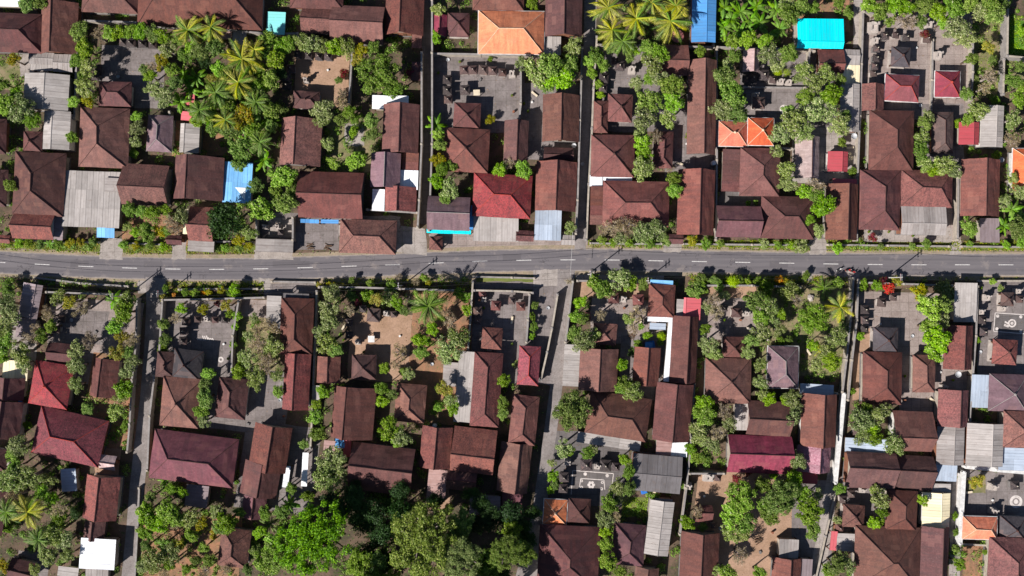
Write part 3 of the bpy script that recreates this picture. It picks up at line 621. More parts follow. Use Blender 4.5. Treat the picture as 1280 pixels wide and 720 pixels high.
# ---------------------------------------------------------------- every roof of the village (photo pixels at eave height, sizes, turn, tiles)
BUILDINGS = """S 8 2 36 12 2 wh;white sheet roof edge cut by the top left corner
H 9 40.5 88 49 2 db;dark brown hip roof house at the left edge near the top left corner;the top left corner house
Gy42 74 35.5 46 65 2 br;
Gx 52 73 31 15 3 gr 2.5;
Gx 79 79 24 22 3 gr 2.7;
Sy 52 84 28 8 3 lg 2.3;
Gy 58 115 56 45 3 lg;wide pale grey sheet roof shed left of the black thatched yard;the wide pale grey shed
Gy35 71 163 33 48 3 lg;
H -8 170 32 44 2 db;
P 41 177 24 26 3 db;
Hy 49 230 64 79 3 db;big dark brown hip roof house left of the huge grey sheet roof
G 42 283 52 32 3 ru;rusty gabled kitchen touching the big dark house near the road at left;the rusty roof by the road at left
S 72 285 14 30 3 gp 2.5;
H -6 235 30 46 3 db;
T 4 299 18 10 3 ru 2.6;
H 144 117.5 41 31 2 db;
Hy 130 172 62 75 2 br;
S 115 249 71 70 2 lg 3.2;huge flat grey sheet roof patched in pale and dark panels;the huge grey sheet roof
S 142 231 22 17 2 gr 3.4;
S 132 291 22 12 2 sb 2.4;bright blue awning at the lower edge of the huge grey roof;the small blue awning
Hy 200 167 32 46 3 pu;
Gx42 182 231 58 51 3 ru;rusty gabled house between the huge grey roof and blue sheet roof
H 138 -8 70 48 2 br;
H 251 -8 156 86 2 br;long brown hip roof house cut by the top edge left of centre;the long roof at the top edge
S 345 29 23 28 3 aq;aqua sheet awning right of the long roof at the top edge;the aqua awning
S 299 48 17 20 5 lg 2.4;
S 283 44 13 10 5 mr 1.9;
S 236 124 14 14 2 rl 2.4;
S 233 145 13 11 5 rl 2.4;
H 396 -8 66 38 2 br;
Gx 447 31 66 47 3 br;
Gx 397 26 40 32 3 ru;
Gy42 506 8 48 72 2 ru;
S 521 51 12 18 2 ru 2.3;
Gy25 237 173 24 36 3 lg;
Gy34 249 223 61 54 3 db;dark gabled house whose right end is a blue sheet roof
S 294 243 25 17 3 wh 3.12;sun bleached white sheets laid on the blue sheet roof
S 297 228 35 51 3 sb 2.95;blue sheet roof with a sun bleached white patch;the blue and white sheet roof
Gx46 252 280 31 43 3 ru;
S 233 277 7 31 4 cm 2.7;
S 251 308 33 13 3 gr 2.4;
T 218 300 19 12 3 db 2.5;
S 343 307 46 16 2 gr 2.5;grey flat roof beside the road below the gravel court;the grey gatehouse roof by the gravel court
S 387 276.5 23 4.5 2 bl 2.9;
S 412 277 22 4.5 2 bl 2.9;
Gy42 376 178 51 59 3 ru;
Gx 414 244 81 58 2 br;
H 383 125 33 22 3 db;
Hx 460 296 71 42 2 ru;rusty hip roof house closest to the road left of the alley mouth;the rusty hip roof by the alley mouth
Gy 501 161 45 61 2 br;
S 488 128 45 17 1 wh;white sheet awning slanting between big round tree and brown gable;the white awning by the round tree
Gy 482 213 37 43 2 pu;
S 513 202 20 22 2 br 2.7;
S 510 225 25 24 2 wh 2.9;
S 473 250 15 27 2 wh 2.8;bright white lean-to left of a mottled roof near the alley;the white lean-to by the alley
Gy42 501 249 39 31 2 ru;
S 521 89 13 23 2 db 2.6;
Gy 550 32 17 26 2 mg;small maroon sheet roof at the top of the alley;the small maroon roof
P 573 31 27 30 1 db;
H 623 -8 64 42 1 br;
H 639 40.5 82 53 .6 or;big orange tiled hip roof house with pale ridges;the big orange roof
S 690 57 22 23 1 lg;
Gy 705 6 46 80 1 db;
P 584 145 34 33 3 db;
P 583 188 56 55 3 br;
Gy55 645 176 30 51 2 db;
Gy 701 148 46 59 1 br;
Gx 698 194 37 19 2 db 2.5;
Gy 695 233 51 62 2 br;
S 685 281 33 39 2 pb;pale grey blue corrugated roof just left of the paved lane;the pale blue carport roof
Hx 628 245 73 54 3 rd;mottled bright red tiled hip roof house above the road;the mottled red roof
S 620 286 56 31 1 lg 2.6;pale grey sheet roof joined below the mottled red roof
Gx 561 267 53 42 2 pu;
S 561 289.5 55 5 2 cy 2.4;
S 590 272 6 30 8 bl 2.4;
P 545 304 17 17 2 ru 2.4;
T 656 295 22 14 2 ru 2.5;
T 710 300 17 12 2 gr 2.3;
Hy 751 146 18 40 1 br;
P 775 135 31 35 3 br;
P 766 195 54 53 1 br;
S 745 226 16 14 1 wh 2.5;
S 772 224 36 5 1 wh 2.8;
Hx 795 255 83 57 1 br;
S 747 257 18 48 1 br 2.9;
Gx42 842 75 36 38 2 br;
Gy55 877 134 36 118 1 br;very long narrow brown roof below the blue topped roof;the very long narrow roof
Hy 829 187 25 46 2 db;
Gy55 870 253 46 82 1.5 br;
Gy60 880 12 30 82 1 bl;blue sheet gabled shed cut by the top edge;the blue shed at the top edge
T 845 299 18 12 2 db 2.4;
Gy62 939 76 20 28 2 pk;
P 948.5 128.5 15 15 2 tb 2.3;small brown thatched pavilion alone on grey court above orange roofs
H 916.5 167 36 31 1 or 2.9;left hand orange tiled roof of a joined pair;the orange roof pair
P 951 164.5 32 34 1 or;right hand orange tiled roof of a joined pair
Hy45 950 215 50 60 1.5 br;
S 914 213 22 53 2 db 2.9;
Gx 923 277 56 39 1 mw;
Hx 984.5 272 66 53 1.5 br;
Gy60 1009 197 30 52 1 pk 2.8;pale pinkish long roof between frangipani trees and red canopy;the pale pinkish roof
Gx20 1025 42 58 37 1 cy;bright cyan sheet roof near the top edge right of centre;the bright cyan roof
Gx35 1038 77 33 30 1 br;
Gx60 1064 72 21 20 1 gr 2.6;
S 1063 94 23 25 1 cm 2.5;
Gy60 1062 135 24 60 1 lg;
S 1056 228 30 9 1 rl 2.5;
Gy60 1052 265 40 70 1.5 br;
Gy70 1047 202 25 25 2 re 2.5;red corrugated canopy roof beside the pale pinkish roof;the red canopy
P 1126 71 24 25 3 dg;dark grey thatched pavilion above the crimson pavilions;the dark grey thatched pavilion
H 1127.5 110 42 33 3 cr;crimson hip roofed pavilion left one of the two in the big temple court;the left crimson pavilion
P 1184.5 105 31 32 1 cr;crimson pyramid roofed pavilion right one of the two in the temple court;the right crimson pavilion
Gy 1091 122 28 34 1 ru;
Hy 1114 176 56 76 1 br;
Hy 1178 166 27 52 1 tb;
Hy 1100 250 51 75 1 db;
Hx 1158 236 65 47 1 ru;
Gx40 1154 276 56 35 1 gr;grey cement sheet gabled house above the road at right;the grey gabled house by the road
Gy 1225 235 49 71 1 br;
Gy70 1211 167 25 28 1 re 2.6;small dark red sheet roof left of the pale grey long shed;the dark red sheet roof at right
Gy65 1240 158 28 52 2 lg;pale grey long shed right of the small dark red roof;the pale grey long shed at right
Hy 1291 213 50 54 1 or;orange tiled house cut by the right edge above the road;the orange roof at the right edge
S 1237 288 24 30 1 gp 2.6;
Gy70 38 376 24 43 10 gp;purplish grey sheet shed with pale blue end below the road at left;the tilted grey shed
S 41 360 24 9 10 pb 2.9;
S 32 410 24 24 5 gp 2.5;
S 19 463 31 24 3 cm;cream flat roof at left below the frangipani trees;the cream flat roof at left
Gy60 8 485 46 28 5 db;
Gy60 3 523 48 47 8 db;
S 22 524 5 46 8 bl 2.6;
H -8 574 34 27 8 db;
G -12 640 36 56 8 db;
Gx 76 441 32 24 5 db;
Gy42 131 472 32 48 7 br;
P 64 481 49 55 10 rd;bright red pyramid roof house above the larger red roof;the upper bright red roof
Hx 87 546 86 60 13 rd;large bright red hip roof house at lower left;the large bright red roof
T 135 578 20 18 8 pk 2.5;
Gy 127 622 42 55 6 ru;
Gy 118 663 26 24 6 db 2.5;
S 122 692.5 43 38 4 wh 3.5;bright white square sheet roof near the bottom left;the white square roof
S 121 718 28 14 2 gr 2;
S 86 600 19 28 -4 pb 2.3;pale lavender tarp roof below the large bright red roof
Gx 27 713 30 26 14 db;
S 85 715 25 12 8 lg 2.3;
Hy 208 456 25 32 5 db;
P 234 456 37 38 7 dg 3.2;dark grey thatched pavilion beside the lane in the lower left;the dark thatched pavilion by the lane
P 226 503 49 62 5 br;
Hx 242 573 106 62 7.5 mw 3.2;very large dull wine red hip roof house in the lower left;the very large wine red roof
Hy 290 498 38 51 6 db;
Gy55 338 560 47 58 9 ru;
Gy55 326 599 46 42 10 db 3.0;
S 358 596 7 27 8 wh 2.5;
Gy 318 634 29 28 6 mw 2.7;
S 246 620 28 27 7 gp 2.5;
Hy 293 685 38 48 7 ru;
Hy 371 408 41 71 2 br;
Gy45 371 477 33 70 3 ru;narrow rusty red gabled roof below a brown long roof;the narrow rusty red roof
S 342 390 18 40 2 lg 2.4;
S 370 370 32 6 2 dk 2.7;
S 381 587 7 42 3 wh 2;
S 396 491 8 18 3 lg 2.3;
Gy 411 462 29 33 2 br;
P 455 459 31 31 1 db;
P 467 394 16 17 4 tb 2.3;
Hy 513 504 38 48 5 br;
Gy33 442 516 52 65 5 br;
S 425 554 12 11 5 bl 2.2;tiny bright blue tarp left of the two joined brown roofs;the tiny blue tarp
S 412 557 14 12 5 mr 2.2;
S 434 560 9 22 5 re 2.2;
Gx55 477 586 79 59 7 br;
Gy50 545 559 38 52 5 ru;
Gx42 592 563 54 56 7 ru;
S 584 484 27 89 5 lg 2.9;long pale grey sheet strip beside a rusty roof right of centre;the long pale grey strip roof
S 565 468 22 30 3 gr 2.5;
Hy40 608 487 36 93 4 ru;
S 546 607 23 40 5 mr 2.7;
Gx 577 600 37 26 6 db 2.7;
S 606 632 38 24 2 gp 2.6;
Hy 655 525 34 62 6 br;
Gy60 643 584 39 62 6 br 3.0;
S 640 628 25 33 4 mw 2.6;
Hy 661 457 27 49 4 rd;small bright red hip roof left of the long lower lane;the small bright red roof
P 615 423 26 27 4 ru;
P 756 418 30 27 4 br;
Gy 748 462 48 53 3 br;
S 717 457 25 52 3 lg;
H 773 520 77 54 9 br;
S 761 552 80 13 9 lg 2.6;
Hy 827 376 33 41 3 br;
S 827 354 28 7 3 sb 2.7;light blue strip roof above a brown hip roof beside the road;the light blue strip by the road
S 824 398.5 29 7 3 wh 2.8;
S 822 408 20 8 3 pb 2;
Gy10 865 386 21 27 3 rl 2.8;red sheet lean-to right of the light blue strip by road;the red lean-to
S 850 386 9 24 3 lg 2.5;
Gy60 855 437 33 84 3 br 3.1;
S 836 437 6.5 80 5 wh 2.9;long narrow white strip roof beside a long brown roof;the long white strip roof
Gy 808 458 33 48 4 br;
Gy 841 515 46 72 5 br;
S 849 561 20 19 4 wh 2.7;
S 830 559 19 20 4 mr 2.7;
S 811 432 9 8 2 bl 2.2;
Gx48 820.5 592 62 46 5 dk;dark grey sheet gabled house below the white square lean-to;the dark grey sheet house
Gy55 824 660 30 68 7 lg;long pale grey gabled shed at bottom centre right;the long grey shed
S 829 632 22 17 5 gr 2.6;
Hy 786 681 40 52 5 mw;
Gy 808 722 30 26 5 br;
P 694 640 29 31 3 or 2.8;small orange tiled pyramid roof beside the lower lane;the small orange pyramid roof
P 724 639 28 31 3 db 2.8;
Hy 711 697 76 80 3 db;
P 921 391 13 11 2 tb 2.3;
P 917 435 27 28 1 br;
P 910 476 57 57 1 br;
Hy 979 459 38 52 1 pu;
Gx50 961 523 55 43 3 db;
S 927 521 17 33 2 lg 2.4;
Gx55 949 568 80 47 2 mg;long maroon red gabled roof in the lower right;the long maroon roof
Gy55 1023 525 44 66 2 br;
S 1021 487 41 13 3 pb 2.5;
Gy60 1017 573 42 33 3 pm;mottled mauve gabled roof between brown roof and white wall;the mottled mauve roof
S 1006 597 32 15 3 re 2.6;
Gx60 880 642 21 21 1 br 2.6;
Gy 874 697 48 64 3 br;
S 986 686 24 23 3 gr;
Gy55 983 714 36 34 3 br;
S 1008 714 14 30 3 gp 2.6;
P 1107 425 31 31 2 dg;dark grey thatched pavilion beside the pale pink court at right;the dark thatched pavilion at right
Hy 1103 473 49 66 1 br;
Hy 1155 467 28 47 1 br;
S 1207 378 28 49 1 lg;pale grey flat roof just below the road at right;the pale grey roof below the road
Gy60 1197 434 36 55 2 ru;
Gy60 1191 510 38 46 2 ru;
Gy60 1188 556 34 50 2 gr;
Gx38 1140 539 50 50 2 br;
S 1083 557 52 17 3 pb 2.7;pale blue grey corrugated strip below the white flowered trees;the pale blue strip roof
Gx60 1088 588 62 45 3 db;
Gx60 1143 591 46 43 3 db 3;
S 1181 591 30 21 2 pb;
S 1176 610 24 10 1 lg 2.3;
P 1067 645 27 28 4 ru;
Hy 1127 638 39 50 3 br;
Gy65 1170 638 34 44 2 cm;cream sheet gabled roof in the lower right;the cream gabled roof
Hx 1109 697 82 78 2 br;
Gy65 1168 692 35 68 2 db;
S 1059 678 26 22 3 lg 2.5;
S 1042 676 8 24 5 rl 2.5;
P 1259 374 16 17 2 tb 2.5;
P 1256 440 31 31 4 ru;
P 1260 491 48 47 2 pu 3.1;purplish grey pyramid roof with white ridges at the right edge;the purplish grey roof
S 1225 489 22 41 2 pb 2.6;
Gy65 1231 556 46 53 2 lg;
H 1278 537 48 46 2 ru;
S 1268 574 40 28 2 pb;
Hx 1225 660 43 28 1.5 or;orange hip roof with white edging in the lower right;the lower right orange roof
P 1266 661 33 31 2 dg 2.8;
Hy 1263 706 56 68 3 ru;"""
M['tb'] = M['tb']; WORD['tb'] = 'brown thatched'; WORD['th'] = 'black thatched'
for s_ in BUILDINGS.split('\n'): build(s_)
# extra landmarks for the labels
LMS += [(398, 293, 25, 17, 'the grey yard with blue strips'), (533, 100, 6, 90, 'the shaded alley'), (480, 330, 20, 6, 'the stretch of road left of centre'), (600, 110, 40, 35, 'the grey shrine court'), (165, 80, 30, 18, 'the paved yard at upper left'),
 (300, 110, 30, 40, 'the palm jungle'), (800, 30, 45, 25, 'the palm grove at the top'), (930, 25, 30, 22, 'the banana patch'), (735, 120, 5, 60, 'the upper paved lane'), (732, 260, 5, 35, 'the lane mouth above the road'),
 (970, 118, 30, 20, 'the court with a round white disc'), (183, 520, 8, 60, 'the lower left lane'), (192, 400, 8, 30, 'the top of the lower left lane'), (258, 420, 25, 30, 'the patterned grey court'), (478, 415, 30, 25, 'the tan sandy yard'),
 (625, 395, 25, 25, 'the small walled shrine court'), (703, 400, 7, 40, 'the lower central lane'), (685, 560, 7, 60, 'the bend of the lower central lane'), (740, 600, 22, 14, 'the dark court with white patterns'), (930, 680, 45, 30, 'the big sandy yard at the bottom'),
 (1050, 560, 5, 50, 'the bright white wall'), (1130, 400, 25, 35, 'the pale pink court'), (1262, 404, 18, 13, 'the framed ornamental floor'), (1270, 627, 10, 10, 'the ringed floor at lower right'), (393, 690, 42, 30, 'the huge dark green canopy'),
 (530, 672, 36, 36, 'the huge grey green canopy'), (1235, 90, 15, 35, 'the dry grass plot'), (1280, 48, 15, 20, 'the bright lawn'), (105, 405, 25, 18, 'the slab paved yard'), (795, 635, 15, 10, 'the little lawn'), (230, 690, 40, 25, 'the rough earth garden'), (15, 95, 12, 15, 'the dry crop bed'), (400, 92, 20, 22, 'the sandy shrine yard'), (445, 170, 12, 14, 'the gravel garden square')]
# ---------------------------------------------------------------- walls
WALLS = """0 0 96 8 96 60 93 148|0 0 107 26 172 28 260 36 333 42 372 42|0 0 440 66 436 132|0 0 527 66 527 180 524 250 522 284|0 0 540 0 540 66 540 180 536 288|0 0 541 67 600 68 692 70|0 0 651 78 651 130 648 158|0 0 728 60 725 150 722 250 720 292|0 1 746 46 742 110 740 160 736 230 733 300|0 0 747 56 800 57 892 59|0 0 897 59 1012 62 1018 64|0 0 896 62 896 200 895 300|1 0 930 109 1006 110 1008 142|0 0 1012 64 1010 98|0 0 1079 14 1077 80 1075 145 1072 220 1071 300|0 0 1080 15 1102 19|1 0 1166 50 1165 100 1164 138|0 0 1216 46 1216 90 1214 125|0 1 1260 0 1259 70 1290 73|0 1 1255 74 1254 118|1 0 16 300 70 302 124 303|1 0 154 304 208 306|1 0 268 302 318 303|1 0 738 304 790 305 828 305|1 0 854 305 940 306 1010 306|1 0 1035 306 1110 307 1186 308|1 0 1202 308 1290 309|0 0 1198 222 1197 300|0 0 58 365 110 367 156 369|0 0 171 374 170 430 165 475 162 530 159 565|0 0 203 376 199 440|0 0 193 470 187 520 184 588|1 0 174 610 172 660 168 730|0 0 203 375 260 374 330 372|0 0 298 377 291 420 289 470|0 1 396 364 393 440 391 500 388 560|0 0 399 359 440 359 500 361 566 363|0 1 591 352 588 400 585 438|0 1 593 363 640 364 666 366|0 0 662 368 660 400 658 428|0 1 697 368 690 410 684 440 676 475|0 0 716 352 711 395 707 428|0 0 873 400 868 480 864 550 858 610 850 668|0 0 880 357 940 357 1000 359|0 0 722 351 775 352 812 353|0 0 1067 348 1063 400 1058 450 1053 490|0 0 1073 350 1071 400 1065 450 1060 500|2 1 1055 492 1050 545 1044 604|1 1 1046 608 1032 670 1017 735|0 0 1074 353 1130 355 1190 357|0 0 1222 358 1220 420 1216 470 1208 578|2 1 1206 583 1245 587 1290 591|2 1 1205 590 1202 640 1200 680|1 1 1223 351 1290 351|1 1 1200 680 1236 682|0 0 862 592 905 592|1 0 592 346 640 347 668 348|1 0 44 347 100 354 160 358|1 0 224 362 280 361 322 361|1 0 340 352 394 353|0 0 320 268 321 297|0 0 366 272 366 300|1 0 935 410 960 425|0 0 890 30 892 58|0 0 1036 490 1046 492|0 0 372 46 440 60|0 0 212 140 214 180|0 0 459 262 522 266|0 0 930 180 990 186"""
for s_ in WALLS.replace('\n', '|').split('|'):
    q = s_.split(); low, pale = int(q[0]), q[1] == '1'; v = [float(a) for a in q[2:]]; pts = list(zip(v[::2], v[1::2]))
    if low == 2: wall(pts, 2.0, 4.5, 'white', 'white')
    else: wall(pts, 0.8 if low else 3.3 if pts[0][1] == 0 and pts[0][0] > 500 or pts[0][0] in (527, 728) else 2.3, 1.3, 'plaster' if not pale else 'coping', 'coping' if not pale else 'plaster')
# ---------------------------------------------------------------- shrines
SHRINES = """t 559 99 11|t 559 112.5 11|b 560 124 10|t 581 112 12|b 580 87 11|b 591 87 11|b 604 87 12|b 616 88 11|b 628 90 10|s 640 91 9
t 775 82 12|s 791 86 10|t 755 97 12|t 754 110 10|b 769 76 8|t 933 98 9|t 942 97 10|t 955 93.5 13|b 967 99 9|s 978 101 8|s 988 102 8|s 946 118 8
s 1093 33 15|t 1107 44 10|s 1096 50 9|t 1097 60 9|t 1096.5 72 9|t 1094.5 82 9|b 1093 91 8|b 1121 43 8|t 1134 46 9|b 1160 48 10|s 1163 30 10|s 1174.5 68 11
b 363 85 10|t 357 96 11|t 358 106 11|t 372 67 9|t 385 69 9|t 398 70 9|t 410 70 10|s 381 99 7|t 153 52 10|t 163 53 11|t 177 54 10|t 190 55 10|s 197 78 8|t 121 85 10|t 118 95 9
t 232 402 10|t 229 414 10|t 228 426 10|b 246 399 8|s 257 399 8|b 268 400 8|t 280 400 8|t 75 399 9|b 69 412 9|b 100 384 9|t 453 386 9|s 482 392 8|b 492 393 8|t 436 403 9|t 436 419 9|s 446 428 7
b 597 389 11|b 597 401 9|r 620 382 12|r 651 383 11|b 640 376 9|s 605 374 8|r 603 368 9|r 733 396 11|r 767 373 13|s 780 374 9|r 798 375 14|t 757 582 14|t 733 581 15|s 748 584 9|t 705 597 12|t 704 611 11|s 710 579 9|t 770 584 10
s 887 597 14|s 861 609 10|b 898 598 8|b 893 658 7|t 1082 387 11|t 1082 400 10|b 1103 378 11|t 1082 411 8|b 1118 372 8|t 1229 400 10|t 1231 415 10|s 1228 390 9|s 1256 386 8|b 1276 374 9|s 1275 364 8
b 1065 618 9|b 1055 625 9|s 1080 614 8|s 1244 610 10|t 1270 607 11|s 1245 640 9|b 1072 540 9|s 330 283 7|t 350 290 7|s 346 283 7|r 1050 660 10|s 1236 372 9|b 1198 118 8|s 940 160 8|s 840 100 7|t 20 700 9|s 1183 485 8|t 905 385 9|s 935 392 8"""
for s_ in SHRINES.replace('\n', '|').split('|'):
    q = s_.split(); shrine(q[0], float(q[1]), float(q[2]), float(q[3]))
# ---------------------------------------------------------------- vegetation
def quads(P, D, U_, size, asp=0.5, fold=True):      # P centres, D leaf direction, U_ leaf normal: diamond leaves of 2 triangles
    n = len(P); S_ = np.cross(D, U_); S_ /= np.linalg.norm(S_, axis=1)[:, None] + 1e-9
    sz = size[:, None]
    a = P - D * sz * .5; c = P + D * sz * .5; b = P + S_ * sz * asp * .5 + U_ * sz * .08; d = P - S_ * sz * asp * .5 + U_ * sz * .08
    return np.stack([a, b, c, d], 1).reshape(-1, 3)
def unit(v): return v / (np.linalg.norm(v, axis=1)[:, None] + 1e-9)
def cloud_mesh(name, V, mat):
    n = len(V) // 4; me = bpy.data.meshes.new(name); me.vertices.add(len(V)); me.vertices.foreach_set('co', V.astype('f').ravel())
    me.loops.add(n * 4); me.loops.foreach_set('vertex_index', np.arange(n * 4, dtype='i')); me.polygons.add(n)
    me.polygons.foreach_set('loop_start', np.arange(0, n * 4, 4, dtype='i')); me.update(calc_edges=True); me.validate(); me.materials.append(mat); return me
def crown(nlobe, per, lsize, flat=.75, spread=.62, lobr=.4, asp=.5, seed=0, fill=.3, cone=0):
    r = np.random.default_rng(seed); V = []
    cs = []
    for i in range(nlobe):
        th = i * 2.4 + r.uniform(-.5, .5); rr = spread * math.sqrt((i + .5) / nlobe) * r.uniform(.75, 1.15); zz = (flat * (1 - (rr / 1.05) ** 2) ** .5) * r.uniform(.45, 1.05) if rr < 1 else .1
        if i and r.random() < .13: continue
        cs.append((rr * math.cos(th), rr * math.sin(th), zz - .25 * flat, lobr * r.uniform(.65, 1.25)))
    for (x, y, z, lr) in cs:
        k = int(per * (lr / lobr) ** 2)
        d = unit(r.normal(size=(k, 3))); d[:, 2] = np.where(d[:, 2] < -.3, -d[:, 2], d[:, 2])
        bump = 1 + .3 * np.sin(d[:, 0] * 7 + x * 20) * np.sin(d[:, 1] * 8 + y * 17)
        rad = lr * bump * np.where(r.random(k) < fill, r.uniform(.3, .9, k), r.uniform(.85, 1.12, k))
        P = np.stack([x + d[:, 0] * rad, y + d[:, 1] * rad, z + d[:, 2] * rad * .8], 1)
        nrm = unit(d + r.normal(size=(k, 3)) * .65 + np.array([0, 0, .35])); dr = unit(np.cross(nrm, r.normal(size=(k, 3))))
        keep = (np.sin(P[:, 0] * 11 + seed) * np.sin(P[:, 1] * 12) * np.sin(P[:, 2] * 9) < .38)
        V.append(quads(P[keep], dr[keep], nrm[keep], (lsize * r.uniform(.5, 1.5, k))[keep], asp))
    return np.concatenate(V), cs
def branchy(cs, r0, base=-2.2, seed=0, twig=0):
    r = random.Random(seed); mb = MB(); top = Vector((0, 0, -.45)); mb.tube([(0, 0, base), (r.uniform(-.06, .06), r.uniform(-.06, .06), base * .5), top], [r0 * 1.3, r0 * .95, r0 * .75], 7)
    for (x, y, z, lr) in cs:
        e = Vector((x, y, z - lr * .2)); m_ = top.lerp(e, .5) + Vector((r.uniform(-.08, .08), r.uniform(-.08, .08), -.06)); mb.tube([top, m_, e], [r0 * .55, r0 * .35, r0 * .14], 5)
        for _ in range(twig):
            d = Vector((r.gauss(0, 1), r.gauss(0, 1), abs(r.gauss(0, .7)) + .2)).normalized() * lr * r.uniform(.7, 1.1); s_ = m_.lerp(e, r.uniform(.3, 1))
            mid = s_ + d * .5 + Vector((0, 0, .04)); mb.tube([s_, mid, s_ + d], [r0 * .2, r0 * .16, r0 * .07], 4)
            for _ in range(2): mb.tube([mid, mid + Vector((r.gauss(0, 1), r.gauss(0, 1), .8)).normalized() * lr * .4], [r0 * .12, r0 * .05], 3)
    return mb
VAR = {}
SPEC = { # lobes, leaves per lobe, leaf size, flatness, spread, lobe radius, aspect
 'G': (26, 290, .11, .8, .8, .27, .6), 'L': (26, 290, .11, .75, .8, .27, .62), 'D': (18, 330, .1, .9, .7, .36, .5), 'F': (30, 140, .125, .65, .85, .24, .45), 'K': (20, 80, .1, .6, .82, .24, .4),
 'O': (22, 220, .12, .65, .78, .27, .5), 'R': (9, 260, .14, .6, .6, .34, .6), 'X': (9, 200, .15, .6, .6, .33, .5), 'E': (7, 280, .16, .6, .5, .4, .5), 'S': (4, 700, .12, .9, .2, .75, .5),
 'M': (110, 330, .048, .4, .93, .14, .45), 'H': (95, 300, .05, .6, .9, .15, .5), 'B': (52, 360, .07, .72, .83, .2, .52)}
def variants(k):
    if k in VAR: return VAR[k]
    out = []
    for v in range(4 if k in 'GLFKO' else 2):
        V, cs = crown(*SPEC[k], seed=hash_(k, v)); mat = L['G' if k == 'B' else k]
        me = cloud_mesh('crown', V, mat)
        bk = branchy(cs if k not in 'S' else cs[:2], {'M': .07, 'H': .07, 'B': .08, 'K': .11, 'F': .1}.get(k, .07), -2.0, v, 5 if k == 'K' else 2 if k == 'F' else 0).mesh('trunk', X['greybark'] if k in 'FKH' else X['bark'])
        bl = None
        if k in 'FLO':
            r = np.random.default_rng(v + 5); n = {'F': 70, 'L': 18, 'O': 30}[k]; pick = r.integers(0, len(V) // 4, n); P = V.reshape(-1, 4, 3)[pick].mean(1); P = P[P[:, 2] > -.1]; P = P * 1.03; n = len(P)
            nr = unit(r.normal(size=(n, 3)) * .4 + np.array([0, 0, 1])); dr = unit(np.cross(nr, r.normal(size=(n, 3))))
            bl = cloud_mesh('blossoms', np.concatenate([quads(P + q, dr, nr, r.uniform(.04, .11, n), .9) for q in (0, .012)]), X['flowerw'])
        out.append((me, bk, bl))
    VAR[k] = out; return out
def hash_(k, v): return sum(map(ord, k)) * 31 + v * 7
TW = {'G': ('green leafy', 'tree'), 'L': ('bright green', 'tree'), 'D': ('very dark round', 'tree'), 'F': ('pale blossomed frangipani', 'tree'), 'K': ('sparse grey twiggy', 'tree'), 'O': ('olive yellow', 'tree'),
      'R': ('red flowering', 'bush'), 'X': ('dark reddish leaved', 'bush'), 'E': ('orange flowering', 'bush'), 'S': ('round clipped lime', 'bush'), 'M': ('huge dark green spreading', 'tree'), 'H': ('huge grey green', 'tree'), 'B': ('dense rounded green', 'tree')}
nt_ = 0
def plant(k, x, y, r=9, label=None, lm=None):
    global nt_
    nt_ += 1; rr = r * U
    adj, what = TW[k]
    bush = r < 8 or what == 'bush' 
    ht = (3.0 if not bush else .9) + rr * (1.0 if not bush else .5)       # crown centre height
    if r > 17: ht = 3.2 + rr * .75
    if k in 'MH' or y > 645 and 340 < x < 665: ht = (10.0 if k in 'MH' or r > 25 else 3.5 if k == 'D' else 6.5) + rr * .3
    if 299 < y < 374: ht = .8 + rr * .55
    elif not bush and r < 18 and k not in 'RXE': r *= 1.03; rr = r * U
    rad = rr * (HC - ht) / HC
    size = 'small ' if r < 9 and not bush else 'large ' if r >= 18 and k not in 'MHBD' else ''
    wd = f"{size}{adj} {'bush' if bush else what}"
    root = thing('bush' if bush else {'F': 'frangipani_tree', 'K': 'twiggy_tree'}.get(k, 'leafy_tree'), x, y, ht, wd, 'bush' if bush else 'tree', 'bushes in the yards and verges' if bush else 'trees in the family compounds', label, random.uniform(0, 6.28), None, r * 1.4, r * 1.4)
    vs = variants(k if not (k in 'GL' and r >= 22) else 'B' if k == 'G' else 'B'); me, bk, bl = vs[nt_ % len(vs)]
    zs = rad * random.uniform(.85, 1.1); sx = random.uniform(.85, 1.2)
    for nm, m_ in (('crown', me), ('trunk', bk), ('blossoms', bl)):
        if m_ is None: continue
        o = link(nm, m_, root, (0, 0, ht)); o.scale = (rad * sx, rad / sx, zs if nm != 'trunk' else ht / 2.0)
        if nm == 'trunk': o.scale = (rad * sx, rad / sx, zs)
        if nm == 'blossoms': o['kind'] = 'stuff'
        if nm == 'trunk' and ht > 2.0 * zs:
            o.scale = (rad * sx, rad / sx, zs)
            ex = MB_cache(round(.075 * rad + .03, 2)); q = link('lower_trunk', ex, root, (0, 0, -.1)); q.scale = (1, 1, ht - zs * 1.7)
    if lm: LMS.append((x, y, r * .8, r * .8, lm))
_mc = {}
def MB_cache(r):
    if r not in _mc:
        b = MB(); b.tube([(0, 0, 0), (0, 0, .5), (0, 0, 1)], [r * 1.5, r * 1.15, r * 1.2], 7); _mc[r] = b.mesh('lower_trunk', X['bark'])
    return _mc[r]
